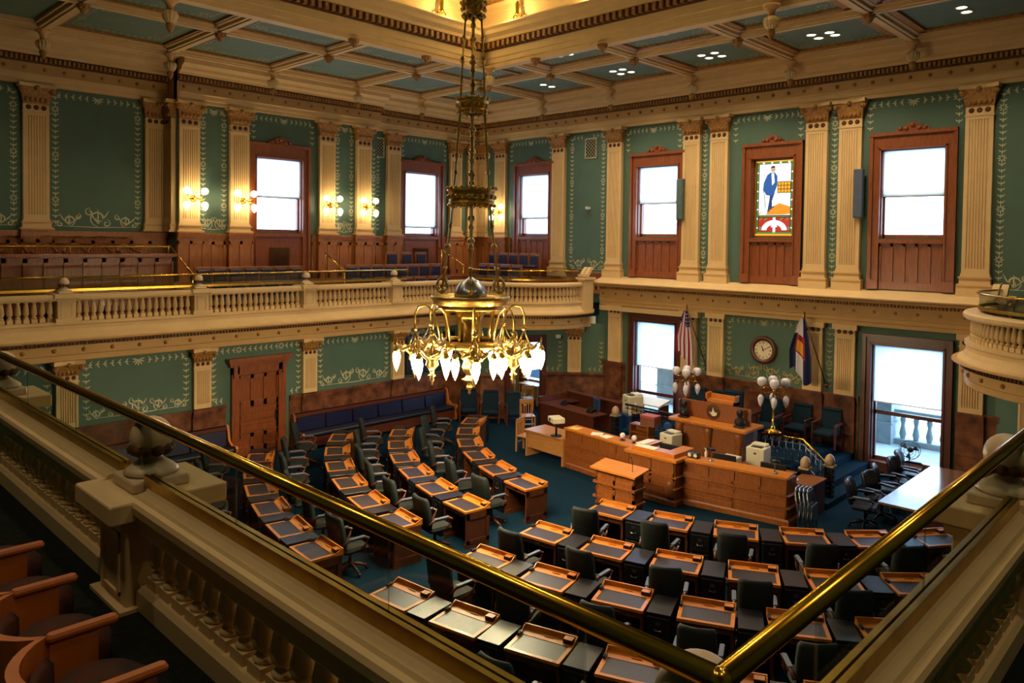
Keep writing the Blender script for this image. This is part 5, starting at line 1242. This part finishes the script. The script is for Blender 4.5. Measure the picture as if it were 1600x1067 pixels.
for x, y, rz, l in ((-10.48, 15.55, PI/2, 'white paper sheet along the left arm of the raised counter bay'), (-10.2, 15.2, 0, 'white paper sheet on the front of the raised counter bay')):
    o = thing('papers', l, 'papers', (x, y, 1.15), rz); s = MB(); s.rbox(-.28, .28, -.11, .11, 0, .012, .003); s.build('sheets', PAPER, o)
for x, y, l in ((-8.75, 15.62, 'small chrome desk lamp on the counter right of the bay'), (-7.3, 15.78, 'small chrome desk lamp near the right end of the counter')):
    o = thing('desk_lamp', l, 'lamp', (x, y, 1.05)); s = MB(); s.cyl(0, 0, 0, .02, .07, 14); s.tube([(0, 0, .02), (0, 0, .22), (0, -.01, .26)], .01, 6); s.build('stand', STEEL, o); s = MB(); s.tube([(-.1, 0, .26), (.1, 0, .26)], .035, 10); s.build('shade', BLK2, o)
o = thing('speaker_box', 'black twin loudspeaker lying on the counter beside the bay', 'speaker', (-9.15, 15.55, 1.05), .1); s = MB(); s.rbox(-.14, .14, -.08, .08, 0, .13, .02); s.build('housing', BLK2, o); s = MB(TN(-.08)); s.disc(-.07, 0, .065, .045, 14, .008); s.disc(.07, 0, .065, .045, 14, .008); s.build('cone', BEIGE, o)
o = thing('bottle', 'clear pump bottle on the counter next to the black loudspeaker', 'bottle', (-8.95, 15.75, 1.05)); s = MB(); s.lathe([(.03, 0), (.032, .02), (.032, .12), (.015, .15), (.015, .17)], (0, 0, 0), 12); s.build('body', FROST, o); s = MB(); s.cyl(0, 0, .17, .2, .012, 8); s.box(-.04, .01, -.008, .008, .2, .215); s.build('pump', WHITE, o)
for x, l in ((-11.2, 'small desk globe on the counter near the bay'), (-10.85, 'small white device on the counter just left of the bay')):
    o = thing('desk_ornament', l, 'ornament', (x, 15.6, 1.05)); s = MB(); s.cyl(0, 0, 0, .02, .06, 12); s.cyl(0, 0, .02, .06, .012, 8); s.build('foot', BLK2, o); s = MB(); s.ball((0, 0, .12), .07, 12, 8); s.build('ball', FROST, o)
o = thing('paper_tray', 'stack of white trays behind the counter left of the large office printer', 'tray', (-8.95, 16.95, .72)); s = MB()
for k in range(3): s.box(-.2, .2, -.15, .15, .05*k, .05*k+.03)
s.build('trays', BEIGE, o)
o = thing('desk_fan', 'small blue desk fan beside the pigeonhole box', 'fan', (-11.0, 17.35, .7)); s = MB(); s.cyl(0, 0, 0, .02, .08, 12); s.cyl(0, 0, .02, .3, .012, 8); s.build('stand', BLUEP, o); s = MB(TN(0)); s.disc(0, .0, .42, .14, 18, .04); s.build('cage', BLUEP, o)
o = thing('waste_bin', 'white plastic tray at the right end behind the counter', 'bin', (-7.25, 16.55, .66)); s = MB(); s.rbox(-.13, .13, -.1, .1, 0, .12, .02); s.build('body', WHITE, o)

# ================================================================ north wall: clock, flags, stained glass and fittings
o = thing('wall_clock', 'round dark-framed wall clock with cream dial and roman numerals between the flags', 'clock', (-10.13, YL, 2.93))
TC = TN(0)
s = MB(TC); n = 36; vs = []
for r, v in ((.27, .0), (.4, .0), (.41, .05), (.37, .1), (.31, .09), (.27, .05)):
    for i in range(n): vs.append((r*math.cos(2*PI*i/n), v, r*math.sin(2*PI*i/n)))
s.add(vs, [(j*n+i, j*n+(i+1) % n, (j+1)*n+(i+1) % n, (j+1)*n+i) for j in range(5) for i in range(n)], True); s.build('frame', WOODD, o)
s = MB(TC); s.add([(.28*math.cos(2*PI*i/n), .05, .28*math.sin(2*PI*i/n)) for i in range(n)], [tuple(range(n))], False); dial = s.build('dial', mat('clock_dial', (226, 208, 166), .5, var=.03), o)
s = MB(TC); NUM = ['XII', 'I', 'II', 'III', 'IV', 'V', 'VI', 'VII', 'VIII', 'IX', 'X', 'XI']
for k, tx in enumerate(NUM):
    a = PI/2-k*PI/6; cu, cz = .22*math.cos(a), .22*math.sin(a); W_ = {'I': .018, 'V': .036, 'X': .036}; tot = sum(W_[q] for q in tx); d = -tot/2
    e1 = (math.sin(a), -math.cos(a)); e2 = (math.cos(a), math.sin(a)); pt = lambda p, q: (cu+e1[0]*p+e2[0]*q, cz+e1[1]*p+e2[1]*q)
    for q in tx:
        w = W_[q]; m = d+w/2; h = .03
        if q == 'I': s.ribbon([pt(m, -h), pt(m, h)], .005, .055)
        if q == 'V': s.ribbon([pt(m-.012, h), pt(m, -h)], .005, .055); s.ribbon([pt(m+.012, h), pt(m, -h)], .003, .056)
        if q == 'X': s.ribbon([pt(m-.012, h), pt(m+.012, -h)], .005, .055); s.ribbon([pt(m+.012, h), pt(m-.012, -h)], .003, .056)
        d += w
s.build('numerals', BLK2, dial)
for nm, a, l, w in (('hour_hand', 114, .13, .014), ('minute_hand', 28, .21, .009)):
    a = math.radians(a); s = MB(TC); s.ribbon([(-.04*math.cos(a), -.04*math.sin(a)), (l*math.cos(a), l*math.sin(a))], w, .062); s.build(nm, BLK2, dial)
RED = mat('flag_red', (150, 22, 34), .8, var=.1, scale=20); NAVY = mat('flag_navy', (18, 26, 74), .8, var=.1, scale=20); FWH = mat('flag_white', (214, 206, 208), .8, var=.05); YEL = mat('flag_gold', (222, 160, 40), .8, var=.08)
def flag(label, x, zt, kind):
    o = thing('flag', label, 'flag', (x, YL-.02, 2.05)); H = zt-2.05
    base = Vector((.12, -.05, .1)); tip = Vector((-.32, -.55, H))
    s = MB(); s.tube([tuple(base), tuple(tip)], .018, 8); s.ball(tuple(base), .06, 8, 6); s.build('staff', WOODD, o)
    s = MB(); s.lathe([(.03, 0), (.045, .02), (.02, .05), (.03, .09), (1e-5, .15)], tuple(tip), 8); s.build('finial', BRASS, o)
    s = MB(); nu, nv = 26, 30; L = 1.62 if kind else 1.5
    vs = []
    for j in range(nv+1):
        t_ = j/nv
        for i in range(nu+1):
            u = i/nu; wd = .12+.62*min(1, t_*1.6)**.8
            ph_ = u*PI*5+.5; p = tip-(tip-base).normalized()*(.06+t_*.12)
            vs.append((p.x-.05-wd*(u-.35)*.8, p.y+.05*math.sin(ph_)*(.4+t_)+.02*math.sin(u*9), p.z-t_*L*(1-.16*u+.1*math.sin(u*6))))
    f0 = len(s.f)
    s.add(vs, [(j*(nu+1)+i, j*(nu+1)+i+1, (j+1)*(nu+1)+i+1, (j+1)*(nu+1)+i) for j in range(nv) for i in range(nu)], True)
    for j in range(nv):
        for i in range(nu):
            if kind == 0: m = 2 if (j < 9 and (i < 13 or i > 20)) else (i//2) % 2
            else:
                m = (0 if i < 9 else 1 if i < 17 else 0); 
                if 8 < j < 19 and 6 <= i <= 19: m = 2
                if 11 < j < 18 and 9 <= i <= 16: m = 3
                if i > 17 and j < 9: m = 1
            s.m[j*nu+i] = m
    s.build('cloth', [RED, FWH, NAVY] if not kind else [NAVY, FWH, RED, YEL], o, False)
    if not kind:
        st_ = MB()
        for j in (2, 4, 6, 8):
            for i in (2, 6, 10, 22, 25):
                a = Vector(vs[j*(nu+1)+i]); st_.ball((a.x, a.y-.006, a.z), .014, 6, 4)
        st_.build('stars', FWH, o)
flag('american flag drooping from a staff left of the clock', -12.05, 4.0, 0)
flag('blue, white, red and gold state flag drooping right of the clock', -8.4, 4.05, 1)
# stained glass of the middle upper window
def cg(name, c, k=1.0): return emis(name, lin(c), 1.3 if max(c) < 235 else 1.5, (.01, .01, .01))  # panes emit their own colour, standing in for daylight shining through
AMB = cg('amber_glass', (236, 160, 30)); GRG = cg('green_glass', (96, 130, 60)); WHG = cg('white_glass', (236, 240, 246)); BLG = cg('blue_glass', (24, 84, 150)); DBG = cg('dark_blue_glass', (20, 48, 110)); REG = cg('red_glass', (176, 40, 30)); ORG = cg('orange_glass', (226, 140, 30)); BRG = cg('brown_glass', (120, 74, 30)); FLG = cg('flesh_glass', (196, 150, 110)); LEAD = mat('lead_came', (24, 22, 22), .6)
TG = lambda u, v, z: (u, YU+.16-v, z); g0, g1 = -10.78, -9.48; Wd = g1-g0; z0, z1 = 6.24, 8.5
o = w3
def gp(name, m, polys, v):
    s = MB(TG)
    for P in polys: s.add([(g0+Wd*a, v, z0+(z1-z0)*c) for a, c in P], [tuple(range(len(P)))], False)
    return s.build(name, m, o, False)
R = lambda a, c, d, e: [(a, d), (c, d), (c, e), (a, e)]
gp('amber_border', AMB, [R(0, 1, 0, .03), R(0, 1, .97, 1), R(0, .07, .03, .97), R(.93, 1, .03, .97)], 0)
gp('jewel_border', GRG, [R(.07, .93, .03, .06), R(.07, .93, .94, .97), R(.07, .12, .06, .94), R(.88, .93, .06, .94)], 0)
gp('sky', WHG, [R(.12, .88, .27, .94)], 0)
gp('lower_field', REG, [R(.12, .88, .06, .25)], 0); gp('divider', GRG, [R(.12, .88, .25, .27)], 0)
gp('ground', ORG, [[(.12, .3), (.3, .34), (.62, .43), (.88, .38), (.88, .29), (.7, .28), (.3, .28), (.12, .28)]], .012)
gp('path', WHG, [[(.14, .28), (.3, .36), (.4, .37), (.3, .28)]], .018)
gp('building', BRG, [R(.56, .88, .56, .71)], .012)
gp('building_windows', AMB, [R(.58+.075*i, .635+.075*i, .57+.047*j, .605+.047*j) for i in range(4) for j in range(3)], .018)
gp('coat', BLG, [[(.3, .54), (.26, .58), (.22, .6), (.24, .7), (.32, .8), (.4, .83), (.5, .83), (.56, .78), (.56, .66), (.52, .6), (.46, .53), (.38, .53)]], .022)
gp('trousers', DBG, [[(.4, .62), (.52, .64), (.5, .56), (.44, .46), (.45, .36), (.36, .34), (.34, .34), (.38, .48)]], .02)
gp('shirt', WHG, [[(.42, .82), (.48, .82), (.5, .7), (.44, .66)]], .028)
gp('head', FLG, [[(.46+.055*math.cos(q*PI/5), .87+.036*math.sin(q*PI/5)) for q in range(10)]], .024)
gp('hair', LEAD, [[(.405, .87), (.41, .905), (.46, .915), (.51, .905), (.5, .89), (.43, .89)]], .03)
gp('walking_stick', BRG, [[(.235, .6), (.25, .6), (.3, .37), (.285, .37)]], .024)
gp('shoes', BRG, [[(.32, .33), (.38, .35), (.42, .35), (.36, .31)], [(.44, .36), (.5, .38), (.5, .4), (.44, .38)]], .026)
P = [(.5+.3*math.cos(PI*i/14), .08+.13*math.sin(PI*i/14)) for i in range(15)]+[(.5+.18*math.cos(PI*i/14), .08+.07*math.sin(PI*i/14)) for i in range(14, -1, -1)]
gp('white_arch', WHG, [P, R(.47, .53, .05, .25), [(.42, .12), (.58, .12), (.5, .2)]], .014)
gp('leaves', GRG, [[(a, .2), (a+.06, .215), (a+.1, .24), (a+.03, .235)] for a in (.13, .25, .62, .76)]+[[(a, .09), (a+.07, .08), (a+.09, .13), (a+.02, .12)] for a in (.13, .8)], .014)
gp('jewels', WHG, [R(.08, .115, .1+.12*i, .12+.12*i) for i in range(7)]+[R(.885, .92, .1+.12*i, .12+.12*i) for i in range(7)]+[R(.2+.2*i, .25+.2*i, .945, .965) for i in range(4)], .01)
s = MB(TG)
for a, c, d, e in ((.06, .075, .03, .97), (.925, .94, .03, .97), (.115, .125, .06, .94), (.875, .885, .06, .94), (.12, .88, .265, .275), (.12, .88, .245, .252), (.07, .93, .055, .06), (.07, .93, .94, .945)): s.box(g0+Wd*a, g0+Wd*c, .005, .03, z0+(z1-z0)*d, z0+(z1-z0)*e)
s.build('lead_cames', LEAD, o)
s = MB(TN(YU)); s.box(-10.78, -10.72, -.2, -.1, 6.2, 8.52); s.box(-9.54, -9.48, -.2, -.1, 6.2, 8.52); s.box(-10.78, -9.48, -.2, -.1, 6.2, 6.26); s.box(-10.78, -9.48, -.2, -.1, 8.46, 8.52); s.build('sash', WOOD, o)
for x, m, l in ((-7.62, GREY, 'tall slim grey column loudspeaker on the wall left of the rightmost upper window'), (-13.1, mat('green_grey_metal', (84, 104, 96), .5, .2), 'tall slim green column loudspeaker on the wall right of the leftmost clock-wall window')):
    o = thing('column_speaker', l, 'speaker', (x, YU-.12, 6.74)); s = MB(); s.rbox(-.12, .12, -.14, .0, 0, 1.3, .015); s.build('housing', m, o); s = MB(); s.box(-.1, .1, -.15, -.14, .04, 1.26); s.build('grille', m, o); s = MB(); s.box(-.04, .04, 0, .12, .3, .36); s.box(-.04, .04, 0, .12, .95, 1.0); s.build('bracket', BLK2, o)
for T, u, z0_, l in ((TN(YU), -16.87, 8.95, 'latticed white-framed air vent high on the clock wall left part'), (TW(-22.72), 16.4, 8.95, 'latticed air vent high on the left wall right of the projecting bay')):
    s = MB(T); s.mi = 1; s.box(u-.24, u+.24, 0, .015, z0_, z0_+.72); s.mi = 0
    for k in range(-5, 8):
        for d in (-1, 1):
            pts = [(u-.22, z0_+.13*k), (u+.22, z0_+.13*k+.44)]
            if d < 0: pts = [(u-.22, z0_+.13*k+.44), (u+.22, z0_+.13*k)]
            (a, c), (e, f_) = pts; sl = (f_-c)/(e-a); lo, hi = z0_+.03, z0_+.69
            xs_ = sorted([a, e]+[a+(q-c)/sl for q in (lo, hi)])
            ok = [x for x in xs_ if a-1e-6 <= x <= e+1e-6 and lo-1e-6 <= c+(x-a)*sl <= hi+1e-6]
            if len(ok) >= 2 and ok[-1]-ok[0] > .02: s.ribbon([(ok[0], c+(ok[0]-a)*sl), (ok[-1], c+(ok[-1]-a)*sl)], .006, .02)
    for a, c, d, e in ((-.26, -.22, 0, .72), (.22, .26, 0, .72), (-.26, .26, 0, .04), (-.26, .26, .68, .72)): s.box(u+a, u+c, 0, .035, z0_+d, z0_+e)
    o = tag(s.build('air_vent', [STEN, BLK2]), l, 'vent')
o = thing('security_camera', 'small white security camera on the green wall above the round balcony', 'camera', (-16.9, YU, 7.2)); s = MB(); s.box(-.05, .05, -.06, 0, -.05, .05); s.build('mount', WHITE, o); s = MB(); s.rbox(-.05, .05, -.2, -.06, -.04, .05, .01); s.build('housing', WHITE, o)
o = thing('security_camera', 'white wall camera on the green wall under the round balcony', 'camera', (-17.06, 20.02, 2.72)); s = MB(); s.box(-.05, .05, -.05, .05, -.06, .06); s.build('mount', BLK2, o); s = MB(); s.rbox(-.06, .08, -.2, -.04, -.03, .09, .02); s.build('housing', WHITE, o)

# ================================================================ west gallery: tiers, seats, press box, handrails
b = MB()
b.box(-21.2, -20.55, 8.6, 20.6, GZ, 4.28); b.box(-22.97, -21.2, 8.6, 20.9, GZ, 4.68)
b.box(-20.55, -18.3, 19.2, 20.3, GZ, 4.28); b.box(-21.2, -18.3, 20.1, 21.33, GZ, 4.68)
tg = struct(b.build('floor_tiers', WOOD))
b = MB()
for z in (4.28, 4.68): pass
gs = thing('gallery_seat', '', 'seat')
s = MB(); s.rbox(-.25, .25, -.04, .0, .38, .88, .015); s.box(-.25, -.2, -.06, .0, 0, .88); s.box(.2, .25, -.06, 0, 0, .88); s.build('back_frame', TABO if False else mat('seat_oak', (150, 88, 48), .4, var=.15), gs)
s = MB(); s.rbox(-.2, .2, .0, .05, .42, .8, .03); s.build('back_cushion', FABP, gs)
s = MB(); s.rbox(-.21, .21, .0, .3, .36, .46, .04); s.build('seat_cushion', FABP, gs)
GS = Placer(gs)
def seatrow(n, p0, p1, rz, z, where):
    for i in range(n):
        f = i/(n-1) if n > 1 else 0
        GS((p0[0]+(p1[0]-p0[0])*f, p0[1]+(p1[1]-p0[1])*f, z), rz, 'navy-cushioned oak seat, %s, %s from the left' % (where, ORD[i]), 'navy cushioned seats of the far gallery')
E_ = -PI/2
seatrow(6, (-20.45, 9.5), (-20.45, 12.1), E_, GZ, 'lowest left-gallery row left of the aisle'); seatrow(6, (-20.45, 14.9), (-20.45, 17.7), E_, GZ, 'lowest left-gallery row right of the aisle')
seatrow(7, (-21.05, 9.3), (-21.05, 12.15), E_, 4.28, 'second left-gallery row left of the aisle'); seatrow(8, (-21.05, 14.2), (-21.05, 17.75), E_, 4.28, 'second left-gallery row right of the aisle')
seatrow(3, (-21.7, 16.3), (-21.7, 17.6), E_, 4.68, 'top left-gallery row under the wall window')
seatrow(5, (-20.9, 20.5), (-18.75, 20.5), PI, 4.68, 'top corner-gallery row under the corner window'); seatrow(4, (-20.5, 19.6), (-18.8, 19.6), PI, 4.28, 'middle corner-gallery row'); seatrow(4, (-20.0, 18.9), (-18.2, 18.9), PI, GZ, 'lowest corner-gallery row behind the round balcony')
def stairrail(label, P, posts):
    o = thing('stair_handrail', label, 'handrail', (P[0][0], P[0][1], P[0][2])); q = lambda p: (p[0]-P[0][0], p[1]-P[0][1], p[2]-P[0][2])
    s = MB(); s.tube([q(p) for p in P], .022, 8); s.build('rail', BRASS, o)
    for x, y, z0_, z1_ in posts: s = MB(); s.tube([q((x, y, z0_)), q((x, y, z1_))], .018, 8); s.build('post', BRASS, o)
stairrail('slanted brass stair handrail on the left gallery aisle right of the wide window', [(-21.7, 13.6, 5.55), (-20.5, 13.6, 4.95)], [(-21.65, 13.6, 4.68, 5.53), (-20.55, 13.6, GZ, 4.97)])
stairrail('slanted brass stair handrail at the right end of the panelled box', [(-21.6, 8.6, 5.75), (-20.4, 8.75, 4.95)], [(-20.45, 8.74, GZ, 4.97)])
stairrail('slanted brass stair handrail in the corner gallery behind the chandelier', [(-22.2, 18.9, 5.7), (-21.0, 19.1, 5.05)], [(-22.1, 18.92, 4.68, 5.65), (-21.05, 19.1, 4.28, 5.07)])
o = thing('press_box', 'panelled red oak box front on the left gallery at the left edge', 'enclosure', (-20.9, 2, GZ))
s = MB(); s.box(-.06, 0, -4, 6.4, 0, 1.6); s.box(-2.0, -.06, 6.34, 6.4, 0, 1.6)
q = MB(lambda u, v, z: (v, u, z)); panels(q, -4, 6.4, .1, 1.55, 24, 0, .1, .03); o_ = len(s.v); s.v += q.v; s.f += [[i+o_ for i in f] for f in q.f]; s.m += q.m; s.s += q.s
s.build('panelled_front', WOOD, o)
s = MB(); s.rbox(-.14, .1, -4, 6.46, 1.58, 1.66, .01); s.build('cap', WOOD, o)
s = MB(); s.tube([(-.02, -4, 1.85), (-.02, 6.3, 1.85)], .022, 8)
for y in (-.5, 1.5, 3.9, 6.28): s.tube([(-.02, y, 1.64), (-.02, y, 1.85)], .018, 8)
s.build('brass_rail', BRASS, o)
b = MB(); b.box(-22.97, -20.96, -4, 8.3, GZ, 4.9); struct(b.build('floor_press', WOOD))
pc = thing('captain_chair', '', 'chair')
s = MB(); s.rbox(-.25, .25, -.22, .25, .4, .46, .03); s.build('seat', WOODD, pc)
s = MB(); s.tube([(-.27, .05, .68), (-.27, -.15, .7), (-.18, -.27, .8), (0, -.3, .88), (.18, -.27, .8), (.27, -.15, .7), (.27, .05, .68)], .035, 8)
for k in range(-4, 5): s.tube([(k*.055, -.2, .46), (k*.06, -.28+.004*k*k, .78)], .012, 5)
s.build('backrest', WOOD, pc)
for x in (-.2, .2):
    for y in (-.17, .2): s = MB(); s.tube([(x, y, .42), (x*1.1, y*1.1, 0)], .022, 6); s.build('leg', WOODD, pc)
PC = Placer(pc)
for i, y in enumerate((4.2, 5.55, 6.2, 6.85, 7.5, 4.9)): PC((-21.5-.25*(i % 2), y, 4.9), -PI/2+random.uniform(-.3, .3), 'brown wooden captain chair inside the panelled box, %s built along its rail' % ORD[i] if False else 'brown round-backed wooden chair in the panelled box, %s' % ['alone at the left edge', 'third from its right end', 'just left of the middle of the group', 'middle of the group behind the brass rail', 'nearest the right end', 'leftmost of the close group'][i], 'captain chairs in the panelled box')

# ================================================================ near gallery seats (bottom left corner)
ns = thing('theatre_seat', '', 'seat')
SO = mat('theatre_oak', (190, 100, 30), .4, var=.15, scale=6)
s = MB(); n = 12; vs = []
for z, k in ((-.02, 1), (.0, 1)):
    pass
for i in range(n+1):
    u = -1+2*i/n; y = .05-.16*(1-u*u)**.8; x = u*.265
    for dy, z in ((0, .1), (-.035, .1), (-.05, .52), (-.005, .52)): vs.append((x, y+dy, z))
fs = [(i*4+j, i*4+(j+1) % 4, i*4+4+(j+1) % 4, i*4+4+j) for i in range(n) for j in range(4)]+[(0, 1, 2, 3), (n*4+3, n*4+2, n*4+1, n*4)]
s.add(vs, fs, False); s.build('curved_back', SO, ns)
s = MB(); vs = []
for i in range(n+1):
    u = -.86+1.72*i/n; y = .07-.15*(1-u*u)**.8; x = u*.255
    for dy, z in ((.0, .12), (.035, .16), (.03, .42), (.0, .46)): vs.append((x, y+dy, z))
s.add(vs, [(i*4+j, i*4+(j+1) % 4, i*4+4+(j+1) % 4, i*4+4+j) for i in range(n) for j in range(4)]+[(0, 1, 2, 3), (n*4+3, n*4+2, n*4+1, n*4)], True); s.build('back_pad', FABR, ns)
s = MB(); s.add([(.21*math.cos(q*PI/10)*(1 if abs(math.cos(q*PI/10)) < .9 else 1), .15+.2*math.sin(q*PI/10), z) for z in (.24, .36) for q in range(20)]+[(.15*math.cos(q*PI/10), .15+.14*math.sin(q*PI/10), .41) for q in range(20)], [(j*20+i, j*20+(i+1) % 20, (j+1)*20+(i+1) % 20, (j+1)*20+i) for j in range(2) for i in range(20)]+[tuple(range(19, -1, -1)), tuple(range(40, 60))], True); s.build('seat_cushion', FABR, ns)
s = MB(); s.rbox(.235, .285, .03, .3, .49, .525, .012); s.box(.245, .275, .04, .22, .0, .49); s.build('armrest', SO, ns)
NS = Placer(ns)
for i, x in enumerate((-2.63, -3.15, -3.67, -4.21, -4.75)): NS((x, .84, GZ), 0, 'brown velvet seat with curved oak back, %s up from the bottom left corner' % ORD[i], 'brown velvet theatre seats of the near gallery')

# ================================================================ outside the tall windows
b = MB()
b.box(-18, -3, 21.45, 27, -.3, .3); struct(b.build('ground_terrace', STONE))
b = MB(); b.box(-15.2, -13.9, 23.2, 24.2, .3, 3.6); b.box(-8.2, -7.3, 23.2, 24.0, .3, 5)
for z in (.9, 1.5, 2.1, 2.7): b.box(-15.25, -13.85, 23.15, 24.2, z, z+.03); b.box(-8.25, -7.25, 23.15, 24.0, z, z+.03)
struct(b.build('wall_outside', STONE))
o = thing('stone_balustrade', 'pale stone balustrade outside the tall right window', 'balustrade', (-6.4, 23.6, .3))
s = MB(); s.box(-1, 2.2, -.15, .15, .85, 1.0); s.box(-1, 2.2, -.15, .15, 0, .15); s.build('rails', STONE, o)
for k in range(9): s = MB(); s.lathe([(.06, .15), (.1, .3), (.05, .55), (.08, .7), (.06, .85)], (-.7+.35*k, 0, 0), 10); s.build('baluster', STONE, o)
